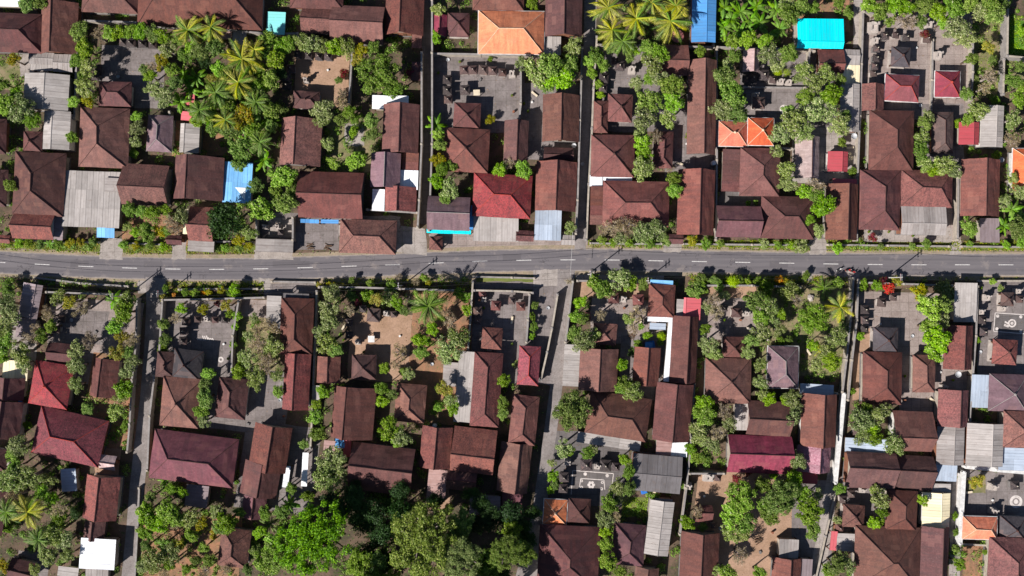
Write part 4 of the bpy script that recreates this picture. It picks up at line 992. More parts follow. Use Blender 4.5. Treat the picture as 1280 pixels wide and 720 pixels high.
# palms: every frond is a part
def frond(L_, droop, rise, mat, seed, wid=.17, nl=26):
    r = random.Random(seed); mb = MB(); pts = []
    for i in range(11):
        t = i / 10; x = L_ * (t - .12 * t * t * droop); z = rise * L_ * t - droop * L_ * .62 * t * t; pts.append(Vector((x, .03 * L_ * math.sin(t * 3 + seed), z)))
    mb.tube(pts, [.055 * (1 - .08 * i) for i in range(11)], 4)
    def pos(t): f = t * 10; i = min(9, int(f)); return pts[i].lerp(pts[i + 1], f - i)
    for k in range(nl):
        t = .1 + .9 * k / (nl - 1); p = pos(t); tan = (pos(min(1, t + .03)) - pos(max(0, t - .03))).normalized()
        ll = L_ * wid * (math.sin(math.pi * min(1, t * .82 + .14)) ** .6) * r.uniform(.85, 1.15)
        for s in (-1, 1):
            if r.random() < .04: continue
            d = (Vector((tan.x * .55, s * 1, 0)) + Vector((0, 0, -.42 - .3 * r.random()))).normalized(); w_ = Vector((.085, 0, 0)) * (L_ / 4)
            tip = p + d * ll + Vector((.1, 0, -.12 * ll)); m_ = p + d * ll * .5 + Vector((0, 0, .06 * ll))
            mb.face([p - w_ * .5, p + w_ * .5, m_ + w_ * .6, m_ - w_ * .4]); mb.face([m_ - w_ * .4, m_ + w_ * .6, tip])
    return mb.mesh('frond', mat)
FR = {k: [frond(1, d, ri, L[k], s, wd_) for s, (d, ri, wd_) in enumerate(((.55, .25, .2), (.8, .45, .22), (1.0, .15, .2), (.5, .7, .19)))] for k in 'PY'}
DEADF = frond(1, 1.3, .05, leaf_mat('dead_frond', (.2, .13, .07), (.36, .25, .14)), 9, .1, 18)
def palm(k, x, y, r=25, label=None, h=8.0):
    rr = r * U * (HC - h) / HC * (.93 if k == 'Y' else 1)
    if r < 18: h = 3.2
    root = thing('coconut_palm', x, y, h, ('yellowing' if k == 'Y' else 'green') + (' coconut palm' if r >= 18 else ' young palm'), 'palm', 'palms in the gardens', label, 0, None, r, r)
    b = MB(); lean = Vector((random.uniform(-.9, .9), random.uniform(-.9, .9), 0)); pts = [Vector(lean) * (-(1 - t) ** 1.6) + Vector((0, 0, h * t)) for t in np.linspace(0, 1, 8)]
    b.tube(pts, [.24, .19, .17, .16, .15, .15, .15, .17], 8); link('trunk', b.mesh('trunk', X['greybark']), root)
    n = 26 if r >= 18 else 13
    for i in range(n):
        a = i * 2.39996; t = i / n
        me = DEADF if t > .9 and h > 5 and random.random() < .6 else FR['P' if k == 'Y' and random.random() < .3 else k][3 if t < .18 else 1 if t < .45 else 0 if t < .72 else 2]
        o = link('frond', me, root, (.1 * math.cos(a), .1 * math.sin(a), h + .25 - .35 * t)); s_ = rr * random.uniform(.72, 1.15) * (.82 + .2 * t); o.scale = (s_, s_ * random.uniform(.8, 1.4), s_ * random.uniform(.7, 1.3)); o.rotation_euler = (random.uniform(-.7, .7), random.uniform(-.15, .3), a + random.uniform(-.22, .22))
    if r >= 18:
        b = MB()
        for i in range(7): 
            c_ = (.32 * math.cos(i * .9), .32 * math.sin(i * .9)); z = h - .25 - .1 * (i % 2); b.lathe([(.02, z - .15), (.13, z - .08), (.15, z), (.1, z + .1), (.02, z + .14)], 7, c_)
        link('coconuts', b.mesh('coconuts', L['O']), root)['kind'] = 'stuff'
def banleaf(seed):
    r = random.Random(seed); mb = MB(); n = 8; P = []
    for i in range(n + 1):
        t = i / n; P.append((Vector((t * .95, 0, .45 * t - .62 * t * t)), .15 * math.sin(math.pi * min(1, t * .9 + .06)) ** .6))
    for i in range(n):
        (p, a), (q, b) = P[i], P[i + 1]
        for s in (-1, 1):
            if r.random() < .08: continue
            pa, qb = p + Vector((0, s * a, -.05)), q + Vector((0, s * b * r.uniform(.8, 1.05), -.06)); f = [p, q, qb, pa]
            mb.face(f if s < 0 else f[::-1])
    mb.tube([P[i][0] + Vector((0, 0, .005)) for i in range(0, n + 1, 2)], .012, 3); return mb.mesh('leaf', L['A'])
BL = [banleaf(i) for i in range(3)]
STEM = MB(); STEM.tube([(0, 0, 0), (.03, .02, .5), (0, 0, 1)], [.16, .12, .08], 7); STEM = STEM.mesh('stem', L['O'])
def banana(x, y, r=14):
    h = 2.4; root = thing('banana_plant', x, y, h, ('tall ' if r > 14 else '') + 'banana plant with broad arching leaves', 'banana plant', 'banana plants in the gardens', None, 0, None, r, r)
    o = link('stem', STEM, root); o.scale = (1, 1, h)
    for i in range(8):
        o = link('leaf', BL[i % 3], root, (0, 0, h - .1)); s_ = r * U * random.uniform(.8, 1.15); o.scale = (s_, s_ * random.uniform(.9, 1.3), s_ * random.uniform(.7, 1.5)); o.rotation_euler = (random.uniform(-.3, .3), random.uniform(-.5, .1), i * 2.4 + random.uniform(-.3, .3))
TREES = """G 35 6 12|G 50 3 11|L 8 132 15|F 28 138 18|B 42 150 13|L 22 118 9|L 93 128 8|G 91 172 8|G 14 232 9|G 5 105 9|O 18 75 9|G 101 40 12|G 108 62 13|F 112 85 12|K 122 45 10|F 107 110 12|G 98 76 10|O 111 126 9|G 104 95 9
L 137 42 10|L 149 41 10|G 163 40 10|L 177 40 11|G 192 42 11|L 206 46 12|F 210 62 12|G 188 95 9|F 196 112 12|F 207 122 13|G 218 105 11|K 190 84 9|L 172 147 8|F 173 160 10|F 170 178 8|O 203 76 11|G 183 88 8|G 168 192 7|G 216 88 10
G 252 65 14|A 245 96 15|A 262 118 15|G 272 60 13|D 256 76 10|A 230 95 15|G 285 95 12|G 335 50 13|L 350 55 10|G 345 75 13|D 330 65 12|G 340 100 13|G 325 125 14|O 305 145 16|G 262 140 13|G 280 130 12|L 250 150 11|G 290 165 13|G 303 186 16|A 335 150 17|A 330 200 16|G 270 160 12|G 317 165 12|A 322 178 15|G 340 138 12|L 357 60 9|D 352 92 8|A 238 112 14|A 275 108 14|G 318 110 12|B 312 90 11|A 290 118 14|L 245 138 10|G 232 70 11|G 225 50 10|O 285 145 10|G 300 205 11|A 308 175 12|L 325 88 9
G 363 55 10|F 378 53 11|F 390 55 12|F 402 57 11|L 420 60 12|F 433 59 12|X 430 92 8|G 424 100 6|O 452 62 10|G 467 60 9|G 475 93 28|G 492 112 13|X 514 92 9|F 405 138 14|F 402 152 10|K 427 130 10|G 437 140 9|G 425 150 8|G 465 150 10|L 442 165 7|G 467 168 9|L 418 204 9|L 447 202 13|F 410 180 9|G 445 148 7|K 428 118 8|G 453 196 8|O 447 75 9|G 355 140 7|G 340 158 9
G 320 233 11|L 355 222 16|L 328 262 18|G 358 255 15|G 367 240 10|D 283 276 25|O 300 300 9|F 312 290 10|G 345 240 10|F 228 270 11|K 220 285 11|G 208 290 8|G 163 262 10|L 178 264 9|G 192 265 10|G 207 262 8|G 185 290 12|L 170 291 7|O 199 289 9|K 213 277 9|F 300 283 9|F 160 283 7
L 25 304 7|G 38 303 7|G 52 305 7|A 62 304 7|G 74 304 7|O 88 304 7|O 102 303 6|G 117 303 6|L 155 306 6|O 170 307 6|G 188 307 6|L 205 309 7|L 282 310 6|L 300 308 7|O 312 307 6|G 272 311 5
A 545 157 15|G 550 182 9|O 547 200 10|G 553 212 10|L 546 228 10|F 563 236 13|L 548 170 8|L 549 258 3|F 548 12 9|G 665 5 9|F 717 60 12|L 546 48 8|G 565 207 8|F 672 90 20|G 690 84 17|L 701 98 19|F 652 80 9|G 713 84 14|G 685 105 12|L 625 212 10|L 655 214 12|K 637 205 8|F 712 285 8|G 617 214 6|O 613 150 7|K 720 95 8|G 556 248 8|G 613 74 4
G 745 70 11|G 755 82 9|G 765 60 10|L 790 62 9|G 810 62 12|F 816 80 15|L 735 78 8|G 740 92 8|F 822 96 12|L 811 99 8|L 750 119 6|G 748 106 7|G 812 128 18|F 805 148 16|G 838 108 15|L 842 128 15|F 834 148 12|F 800 165 9|L 803 180 12|F 803 210 14|G 805 194 11|K 820 172 9|G 822 68 13|G 875 65 8|G 842 223 10|L 843 238 10|K 838 211 6|F 795 105 9|G 788 70 8
K 765 284 14|K 783 282 14|F 803 290 14|F 821 288 14|G 752 300 7|L 766 303 6|L 786 304 6|G 832 300 9|O 865 301 8|L 882 305 8|G 900 304 6|F 775 297 9|G 812 303 8|K 843 287 6
A 905 10 16|A 925 15 16|A 946 8 15|A 905 34 15|A 925 40 15|A 950 28 15|A 970 12 15|A 975 36 14|A 960 44 13|A 938 24 14|A 914 24 14|L 915 52 10|L 935 50 12|L 955 52 10|G 985 20 14|G 1000 8 12|F 985 5 12|G 1018 10 8|G 1060 18 7|G 1048 5 8
G 918 70 10|G 905 97 15|G 915 118 17|F 905 137 15|G 920 142 15|F 910 82 9|F 960 70 13|G 985 68 13|F 970 80 11|G 946 68 7|S 972 91 5|S 982 91 5.5|F 1005 86 11|F 998 97 8|F 1015 105 13|G 1037 119 15|F 1013 138 18|F 990 152 17|F 1037 141 13|F 1050 157 13|G 1050 100 8|F 975 168 14|F 1002 165 14|G 986 140 10|G 1005 122 12|F 1032 92 12|G 1056 146 8|G 894 75 5|F 970 190 9
F 982 212 12|F 985 230 11|K 1020 232 12|L 1005 240 11|L 1028 258 15|G 1018 244 11|F 1023 288 8|F 1000 308 11|L 990 307 6|L 1046 310 8|G 1065 215 7|K 1060 196 7|G 1052 178 7|L 935 254 4|L 944 253 4|F 955 304 7|G 972 306 6|G 1010 275 8
L 1085 8 12|G 1100 15 12|L 1115 5 12|L 1130 12 12|K 1132 27 14|G 1155 8 14|L 1170 15 13|G 1150 28 9|L 1112 28 8|L 1190 10 14|G 1210 5 12|G 1235 5 14|G 1241 20 14|L 1180 28 9|F 1195 35 16|F 1205 48 13|F 1225 16 12|G 1252 8 9|G 1213 74 9|O 1235 60 9|K 1235 97 12|G 1207 118 9|F 1222 138 13|L 1208 150 9|L 1197 154 7|G 1240 76 7|L 1276 40 6|G 1265 102 10|G 1272 126 10|F 1264 150 12|G 1274 84 8|K 1264 175 11|G 1243 126 7|X 1155 44 8|K 1230 110 9|F 1218 100 6|G 1276 110 9
G 1155 155 10|F 1152 172 11|G 1150 190 12|F 1155 206 10|L 1165 213 9|F 1180 207 14|F 1192 214 10|F 1160 146 8|L 1172 204 8|G 1210 285 12|A 1265 262 17|G 1270 285 13|F 1275 240 10|F 1255 252 9|L 1276 302 8|A 1254 282 13|L 1257 306 6|G 1157 305 7|X 1090 297 8|G 1100 308 5|G 1140 308 5|L 1212 305 5|A 1278 270 14|F 1266 225 8|G 1245 195 7
E 218 369 4.5|G 232 365 6|G 244 366 6|E 255 366 4|O 261 365 5|O 277 363 5.5|L 295 362 9|O 203 372 6|G 208 361 5|O 412 356 5|O 419 357 4|O 428 357 4.5|O 445 357 4.5|G 440 350 5|O 399 356 4|G 463 354 6|K 520 352 6|O 535 352 5|G 287 368 5|G 531 347 6|K 498 346 6
G 892 350 7|S 915 352 8|G 935 353 6|G 948 351 7|E 973 349 7|O 983 352 5|G 875 349 9|O 990 352 4|R 1110 360 10|O 1120 351 8|X 1103 352 8|L 1095 357 8|G 1078 356 8|L 1046 353 8|G 925 349 6|G 1007 345 6
F 8 380 14|G 12 362 12|F 15 397 13|F 5 412 14|L 8 430 14|F 26 440 15|K 40 424 12|F 30 455 11|L 5 447 9|K 45 410 8|F 75 372 12|O 88 377 10|K 60 395 9|K 101 386 12|G 65 408 9|A 143 375 14|G 156 390 14|F 161 375 11|L 144 408 11|K 165 425 11|O 153 421 10|O 148 441 11|G 160 440 9|F 96 438 12|F 95 481 10|F 97 457 12|K 114 425 12|F 160 463 11|L 157 485 13|F 166 450 9|F 152 497 9|F 146 514 12|G 158 531 7|G 111 510 9|G 35 531 6|K 60 388 8|G 53 420 9
F 24 556 13|G 18 567 11|F 12 600 17|F 35 596 17|L 20 583 10|L 55 616 12|F 60 600 11|G 75 650 11|F 65 668 15|F 82 674 13|F 60 694 13|F 85 694 9|K 75 636 12|L 9 660 7|O 5 706 9|L 69 622 8|F 44 711 8|D 95 640 8|K 20 620 12|K 50 640 9
L 228 386 8|G 205 405 8|G 207 424 9|G 204 436 7|K 220 398 9|O 255 386 8|O 283 382 8|L 297 395 7|L 295 408 6|F 318 398 7|K 338 407 13|F 341 434 13|K 334 452 15|F 310 446 13|G 300 464 11|F 321 470 14|F 346 468 9|L 262 467 9|G 257 480 9|G 258 497 12|G 252 514 10|F 256 526 9|L 348 489 8|K 323 430 13|K 322 412 9|G 287 392 6|F 312 420 8|L 292 430 6|X 272 380 6
L 188 645 14|L 212 640 16|A 206 600 10|G 180 665 9|G 216 610 9|L 229 615 8|F 240 647 13|O 252 652 10|F 195 700 15|G 184 682 9|G 285 652 15|G 275 658 10|L 256 684 8|K 256 714 9|G 234 710 7|F 215 692 12|G 256 708 5|F 271 638 9|K 205 715 10|K 282 712 8|O 240 670 6|K 220 655 8|G 190 620 8
A 362 630 13|G 332 640 9|L 345 678 17|G 335 700 18|G 322 688 10|G 352 640 10|G 365 610 8|L 326 665 9|G 310 712 8|F 415 575 19|F 408 597 17|L 405 490 9|L 395 521 10|G 398 542 10|G 396 506 8|F 425 592 12|G 385 620 9|G 380 555 7
F 415 366 12|F 411 384 14|F 412 401 13|F 408 430 13|G 419 436 11|K 425 400 9|K 438 388 8|L 460 369 9|O 471 374 9|F 486 371 13|G 490 358 9|L 497 379 9|K 510 372 9|L 541 412 9|L 524 424 9|L 534 426 7|G 527 440 10|K 500 440 12|K 495 456 8|F 562 436 17|F 573 421 14|F 553 446 9|K 564 404 11|L 583 372 8|L 584 388 8|G 574 366 8|K 558 390 8|G 505 388 7|X 448 378 7|F 400 415 9|G 440 370 8
G 478 485 9|L 478 502 9|G 491 493 8|G 505 465 7|F 511 467 8|G 481 460 8|G 486 535 15|F 501 546 13|L 497 552 8|F 563 499 9|O 556 486 11|L 549 508 7|L 567 510 9|K 515 535 8|G 630 475 9|G 628 503 9|G 629 517 8|F 645 455 5|G 550 485 7
F 510 648 11|L 505 645 9|K 543 640 12|O 560 636 8|P 468 670 15|G 655 610 6|G 543 628 6
L 725 378 9|G 727 398 9|L 720 396 9|G 718 416 10|F 730 426 14|F 742 418 9|K 751 393 8|L 744 353 12|G 752 361 13|F 775 349 16|F 762 365 10|G 787 354 11|G 804 355 9|L 777 456 8|G 790 440 7|L 776 484 9|F 792 489 12|G 781 479 11|L 809 419 6|S 826 420 6|F 786 398 8|K 797 392 12|K 792 410 9|F 812 352 6|G 715 513 27|F 704 560 12|L 711 563 8|L 691 594 8|G 694 606 7|G 734 566 9|L 781 574 8|G 786 590 9|F 771 611 11|G 786 610 10|G 762 628 13|F 756 648 11|G 757 680 10|G 760 700 13|F 772 624 8|L 756 665 8|G 832 605 6|L 820 620 6|K 770 645 8|F 742 560 7|G 775 715 9|L 800 470 6|K 712 352 6|G 700 600 5|L 688 612 6|F 690 578 6|G 797 430 7|L 801 408 5|G 825 428 5
G 868 362 13|L 877 359 9|F 886 384 9|K 890 375 12|K 895 391 11|G 881 411 8|F 885 430 12|F 892 442 9|G 944 375 15|G 956 360 12|F 961 386 13|G 950 396 12|F 950 415 13|G 939 425 11|F 935 440 9|F 985 364 13|K 996 375 9|F 974 412 9|G 975 426 6|L 976 392 8|G 986 425 6|L 1015 398 22|F 1045 421 13|F 1030 441 10|G 1038 452 13|F 1020 457 9|L 1015 432 8|F 968 400 8|G 898 358 8|K 1000 390 7|K 978 400 6|F 904 370 8|F 1058 410 7
F 950 455 9|F 950 478 9|F 954 494 8|L 962 498 9|L 982 500 8|F 990 498 11|K 905 515 12|F 912 528 11|L 880 503 11|L 882 520 13|F 872 541 13|K 897 541 11|F 893 557 9|L 862 560 8|L 863 572 7|G 882 571 9|F 990 522 11|F 996 512 8|F 997 576 11|L 993 594 9|G 873 514 10|F 880 548 9|G 872 572 8|L 968 592 7|F 942 425 7
G 925 620 23|L 912 642 17|G 932 652 14|G 975 620 25|G 960 642 13|G 990 600 13|G 1010 638 19|G 1015 662 12|F 913 662 13|X 920 597 9|L 955 632 12|K 872 640 9|L 858 652 10|G 878 658 7|L 908 714 11|G 948 717 11|K 925 694 12|F 928 665 11|F 1020 618 9|G 952 606 12|G 1000 616 12|X 935 592 6|F 898 712 8
O 1148 364 12|L 1160 384 17|F 1178 362 12|G 1176 380 13|F 1190 370 10|L 1168 424 19|L 1165 440 13|F 1177 400 10|L 1075 420 6|F 1074 525 15|L 1086 535 11|F 1096 520 12|F 1077 545 12|G 1092 548 10|F 1117 555 14|F 1104 512 10|G 1065 489 5|G 1083 512 9|L 1160 408 13|L 1068 520 7
F 1100 624 13|L 1091 653 9|L 1098 650 8|L 1050 611 8|F 1047 650 7|L 1153 625 8|F 1052 697 9|G 1044 706 13|F 1061 706 10|G 1193 645 5|G 1194 665 5|G 1194 685 6|G 1198 704 9|G 1035 712 9|G 1102 640 8|F 1093 612 8
L 1221 425 5|L 1240 352 5|O 1218 602 9|O 1225 598 6|F 1250 360 5|G 1231 690 4|A 610 260 6|G 870 30 7|Y 235 38 26|Y 264 34 23|Y 303 74 30|Y 298 103 27|Y 760 10 27|Y 765 38 26|Y 795 24 27|Y 838 27 32|Y 815 4 24|Y 845 8 24|P 535 383 28|P 1030 360 17|Y 1050 384 23|Y 1025 437 15|Y 35 640 27|P 338 655 15|P 270 116 22|P 778 52 20|P 75 636 17|Y 282 150 20|P 320 128 20|P 250 138 19|Y 318 62 18|P 325 178 18|P 8 640 22|P 48 675 18|A 225 128 14|A 300 160 14|A 262 150 13|L 240 62 11|L 275 88 11|L 290 140 10|L 318 145 10|O 268 98 9|L 330 108 9|L 183 640 13|L 200 655 13|L 222 648 12|L 240 668 9|G 262 700 9|L 205 680 9|O 225 680 8|G 300 640 8|L 186 668 8|G 212 705 9|F 178 708 9|O 268 668 7|L 290 700 6|G 245 700 7|G 664 395 6|G 667 408 7|L 665 420 5|G 668 382 6"""
M_ = ["D 446 622 15;", "D 470 640 17;", "D 500 612 13;", "D 452 650 17;", "D 478 668 18;", "D 455 690 18;", "D 482 700 18;", "D 470 722 18;", "D 500 640 16;", "D 545 625 12;", "D 600 628 13;", "D 615 650 16;", "D 640 640 16;", "D 650 660 16;", "D 665 640 11;", "D 590 615 10;", "D 430 635 14;", "D 445 608 9;", "D 625 720 18;", "D 660 672 12;", "B 450 705 20;", "D 466 655 14;", "B 490 725 16;", "D 610 640 12;", "B 470 725 18;", "D 415 625 14;", "D 440 615 12;", "D 490 632 11;", "B 455 748 32;", "B 525 762 36;", "B 590 752 32;", "B 645 750 28;", "G 470 700 15;", "D 450 640 16;", "D 600 652 15;", "D 500 700 14;", "M 393 672 47;huge dark green spreading tree at the bottom left of centre;the spreading dark green tree", "B 352 690 25;", "H 528 672 47;huge rounded grey green tree at the bottom centre;the rounded grey green tree", "B 575 655 22;", "L 528 712 14;", "H 575 700 30;", "B 608 705 22;", "H 632 690 24;", "B 655 690 16;", "G 640 660 14;"]  # big B trees below the frame are added, unseen, to cast shadows inward
for s_ in TREES.replace('\n', '|').split('|'):
    q = s_.split(); k, x, y, r = q[0], float(q[1]), float(q[2]), float(q[3])
    if k in 'PY': palm(k, x, y, r)
    elif k == 'A': banana(x, y, r)
    else: plant(k, x, y, r)
for s_ in M_:  # D crowns here are added, their dark colour stands in for deep shade
    a = s_.split(';'); q = a[0].split(); plant(q[0], *map(float, q[1:]), label=a[1].strip() or None, lm=a[2] if len(a) > 2 else None)
# ground cover and verge grass: uncountable
import itertools
def inside_road(x, y): return abs(y - rcy(x)) < 16
def scatter(name, zones, mat, size, h, seed):
    r = np.random.default_rng(seed); pts = []
    for x0, y0, x1, y1, n in zones:
        px = r.uniform(x0, x1, n); py = r.uniform(y0, y1, n)
        cl = np.sin(px * .33 + 1) * np.sin(py * .41) + r.normal(size=n) * .6; px, py = px[cl > -.1], py[cl > -.1]
        pts.append(np.stack([px, py], 1))
    P = np.concatenate(pts); ry = np.interp(P[:, 0], [c_[0] for c_ in RC], [c_[1] for c_ in RC]); P = P[np.abs(P[:, 1] - ry) > 15.5]
    ok = np.ones(len(P), bool)
    for (lx, rad_) in LANES:
        for (a, b), (c_, d) in zip(lx, lx[1:]):
            ab = np.array([c_ - a, d - b]); t_ = np.clip(((P - [a, b]) @ ab) / (ab @ ab), 0, 1); dd = np.linalg.norm(P - ([a, b] + t_[:, None] * ab), axis=1); ok &= dd > rad_
    for (a, b, c_, d) in CLEAR: ok &= ~((P[:, 0] > a) & (P[:, 0] < c_) & (P[:, 1] > b) & (P[:, 1] < d))
    P = P[ok]; n = len(P)
    Q = np.stack([(P[:, 0] - 640) * U, (360 - P[:, 1]) * U, r.uniform(.03, h, n)], 1)
    nr = unit(r.normal(size=(n, 3)) * .7 + np.array([0, 0, .9])); dr = unit(np.cross(nr, r.normal(size=(n, 3))))
    o = link(name, cloud_mesh(name, quads(Q, dr, nr, size * r.uniform(.5, 1.5, n), .55), mat)); o['kind'] = 'stuff'; o['label'] = LAB[name]; o['category'] = name.replace('_', ' ')
LAB = {'ground_cover': 'low green weeds and seedlings scattered over the garden soil', 'fallen_leaves': 'dry brown fallen leaves scattered over yards and garden soil', 'verge_grass': 'short green grass growing on both verges of the road', 'lawn_grass': 'bright green grass of the fenced lawn at upper right'}
LANES = [([(194, 347), (189, 440), (177, 560), (166, 660), (158, 740)], 10), ([(533, -10), (532, 200), (524, 290), (514, 315)], 12), ([(740, -10), (733, 160), (725, 312)], 8), ([(708, 337), (697, 470), (679, 600), (658, 730)], 11), ([(1070, 340), (1059, 460), (1045, 570), (1028, 680), (1018, 740)], 8), ([(1073, -10), (1073, 62)], 6)]
CLEAR = [tuple(float(v) for v in s_.split()[1:5]) for s_ in YARDS.replace('\n', '|').split('|') if s_.split()[0] in ('pave', 'conc', 'dpave', 'ppave', 'soil')] + [tuple(map(float, q)) for q in ((125, 298, 153, 324), (215, 300, 233, 324), (318, 298, 370, 324), (424, 310, 535, 330), (670, 337, 720, 358), (172, 346, 207, 370), (536, 300, 720, 318), (829, 304, 852, 318), (1012, 298, 1033, 318))]
scatter('ground_cover', [(-20, -10, 1300, 730, 60000)], L['G'], .34, .45, 1)
r = np.random.default_rng(11); C_ = np.stack([r.uniform(-20, 1300, 9500), r.uniform(-10, 730, 9500)], 1)
C_ = C_[np.sin(C_[:, 0] * .07 + 2) * np.sin(C_[:, 1] * .09) + r.normal(size=len(C_)) * .5 > -.3]
ok = np.abs(C_[:, 1] - np.interp(C_[:, 0], [c_[0] for c_ in RC], [c_[1] for c_ in RC])) > 19
for (lx, rad_) in LANES:
    for (a, b), (c_, d) in zip(lx, lx[1:]):
        ab = np.array([c_ - a, d - b]); t_ = np.clip(((C_ - [a, b]) @ ab) / (ab @ ab), 0, 1); ok &= np.linalg.norm(C_ - ([a, b] + t_[:, None] * ab), axis=1) > rad_ + 3
for (a, b, c_, d) in CLEAR: ok &= ~((C_[:, 0] > a - 3) & (C_[:, 0] < c_ + 3) & (C_[:, 1] > b - 3) & (C_[:, 1] < d + 3))
for (bx, by, bw_, bh_, br_, _) in BLD: ok &= ~((np.abs(C_[:, 0] - bx) < bw_ / 2) & (np.abs(C_[:, 1] - by) < bh_ / 2))
C_ = C_[ok]; V = []
for (cx_, cy_) in C_:
    n = int(r.integers(45, 90)); rr_ = r.uniform(.5, 1.25); hh = rr_ * r.uniform(.6, 1.3); d_ = unit(r.normal(size=(n, 3))); d_[:, 2] = np.abs(d_[:, 2])
    P = d_ * np.array([rr_, rr_, hh]) * r.uniform(.6, 1.1, n)[:, None] + np.array([(cx_ - 640) * U, (360 - cy_) * U, .05]); nr = unit(d_ + r.normal(size=(n, 3)) * .5 + np.array([0, 0, .3])); V.append(quads(P, unit(np.cross(nr, r.normal(size=(n, 3)))), nr, r.uniform(.2, .5, n), .5))
V = np.concatenate(V); k_ = len(C_) // 2
LAB['undergrowth'] = 'tangled low green undergrowth filling the gardens between the houses'
o = link('undergrowth', cloud_mesh('undergrowth', V, L['G']), None); o['kind'] = 'stuff'; o['label'] = LAB['undergrowth']; o['category'] = 'undergrowth'

for n_ in ('fallen_leaves',):
    cl_ = CLEAR; CLEAR = []; scatter('fallen_leaves', [(-20, -10, 1300, 305, 11000), (-20, 355, 1300, 730, 13000)], leaf_mat('dry_leaves', (0.12, 0.07, 0.04), (0.3, 0.2, 0.11), None, .1), .22, .06, 2); CLEAR = cl_
scatter('verge_grass', [(0, 300, 330, 318, 9000), (735, 300, 1300, 314, 15000), (200, 349, 330, 372, 6000), (860, 341, 1060, 356, 6000), (400, 348, 590, 362, 3000), (0, 346, 180, 366, 1600), (1100, 344, 1290, 352, 1200)], L['W'], .3, .25, 3)
CLEAR = []; scatter('lawn_grass', [(1262, 20, 1300, 69, 5000), (1216, 14, 1256, 120, 1600), (778, 622, 815, 646, 1500)], L['L'], .26, .2, 4)
# ---------------------------------------------------------------- street furniture and small things
def utility_pole(x, y, label, h=9.0):
    o = thing('utility_pole', x, y, 0, 'pole', 'utility pole', 'utility poles along the road', label, 0, None, 3, 3)
    b = MB(); b.tube([(0, 0, 0), (0, 0, h)], [.17, .11], 10); link('post', b.mesh('post', X['post']), o)
    for z in (h - .3, h - 1.1):
        b = MB(); b.box(-.05, -.85, z - .05, .05, .85, z + .05); link('crossarm', b.mesh('crossarm', X['metal']), o)
        for s in (-.75, -.3, .3, .75):
            b = MB(); b.lathe([(.05, z + .05), (.08, z + .1), (.05, z + .16), (.07, z + .2), (.02, z + .25)], 8, (0, s)); link('insulator', b.mesh('insulator', X['redpaint' if z < h - 1 else 'dark']), o)
    return at(x, y) + Vector((0, 0, h))
PB = [(-60, 352, None), (158, 370, 'pale utility pole beside the garden wall left of the lower left lane'), (208, 367, 'pale utility pole just right of the lower left lane mouth'), (503, 357, 'pale utility pole rising from the hedge above the tan sandy yard'), (735, 343, 'pale utility pole just right of the lower central lane mouth'),
      (806, 351, 'pale utility pole beside the light blue strip roof'), (1109, 347, 'pale utility pole behind the red flowering bush by the road'), (1340, 347, None)]
tops = []
for x, y, lb in PB:
    if lb: tops.append((x, utility_pole(x, y, lb, 6.5 if x in (208, 806) else 9.0)))
    else: tops.append((x, at(x, y) + Vector((0, 0, 9))))
main = [p for x, p in tops if x not in (208, 806)]
for k, (a, b) in enumerate(zip(main, main[1:])):
    mb = MB()
    for s in (-.7, .7):
        pts = [a.lerp(b, t) + Vector((0, s, -.1 - 1.1 * 4 * t * (1 - t))) for t in np.linspace(0, 1, 13)]; mb.tube(pts, .035, 4, False)
    o = thing('overhead_cable', 0, 0, 0, 'cable', 'cable', 'overhead cables along the road', ['black overhead cables leaving the photo at the left above the road', 'black overhead cables across the long left part of the road', 'black overhead cables above the road beside the tan sandy yard', 'black overhead cables above the road right of centre', 'black overhead cables leaving the photo at the right'][k], 0, mb.mesh('overhead_cable', X['rubber']), 4, 4); o.location = (0, 0, 0)
mb = MB(); a, b = at(735, 343) + Vector((0, 0, 8)), at(714, 296) + Vector((0, 0, 6)); mb.tube([at(714, 292) + Vector((0, 0, 6.2)), at(711, 345) + Vector((0, 0, 6))], .045, 4)
o = thing('overhead_cable', 0, 0, 0, 'cable', 'cable', None, 'pale thin cable crossing the road between the two paved lanes', 0, mb.mesh('overhead_cable', X['post']), 4, 4); o.location = (0, 0, 0)
# motorcycles
def bike(x, y, col, label, rz):
    o = thing('motor_scooter', x, y, 0, 'scooter', 'scooter', 'scooters at the edge of the road', label, rz)
    for s in (-.62, .62):
        w_ = MB(); w_.tube([(s, -.06, .28), (s, .06, .28)], .28, 14); w_ = link('wheel', w_.mesh('wheel', X['rubber']), o); r_ = MB(); r_.tube([(s, -.07, .28), (s, .07, .28)], .15, 10); link('rim', r_.mesh('rim', X['metal']), w_)
    b = MB(); b.box(-.75, -.16, .42, -.05, .16, .68, t=.8); b.box(-.1, -.17, .25, .4, .17, .36); b.box(.32, -.2, .3, .55, .2, .92, t=.7); b.box(.45, -.1, .5, .85, .1, .62, t=.6); link('body', b.mesh('body', X[col]), o)
    b = MB(); b.box(-.72, -.15, .685, .02, .15, .78, t=.9); link('seat', b.mesh('seat', X['rubber']), o)
    b = MB(); b.tube([(.42, -.34, 1.02), (.48, 0, .96), (.42, .34, 1.02)], .025, 6); b.tube([(.48, 0, .9), (.66, 0, .3)], .04, 6); h_ = link('handlebar', b.mesh('handlebar', X['dark']), o)
    for s in (-1, 1):
        b = MB(); b.lathe([(.02, 1.12), (.07, 1.14), (.07, 1.2), (.02, 1.22)], 8, (.4, s * .3)); link('mirror', b.mesh('mirror', X['glass']), h_)
    b = MB(); b.lathe([(.02, .82), (.08, .86), (.08, .94), (.02, .97)], 8, (.62, 0)); link('headlight', b.mesh('headlight', X['white']), o)
bike(1059.5, 337.5, 'redpaint', 'red scooter standing at the lower edge of the road, left one of the red pair', R(8))
bike(1065, 339.5, 'redpaint', 'red scooter standing at the lower edge of the road, right one of the red pair', R(-14))
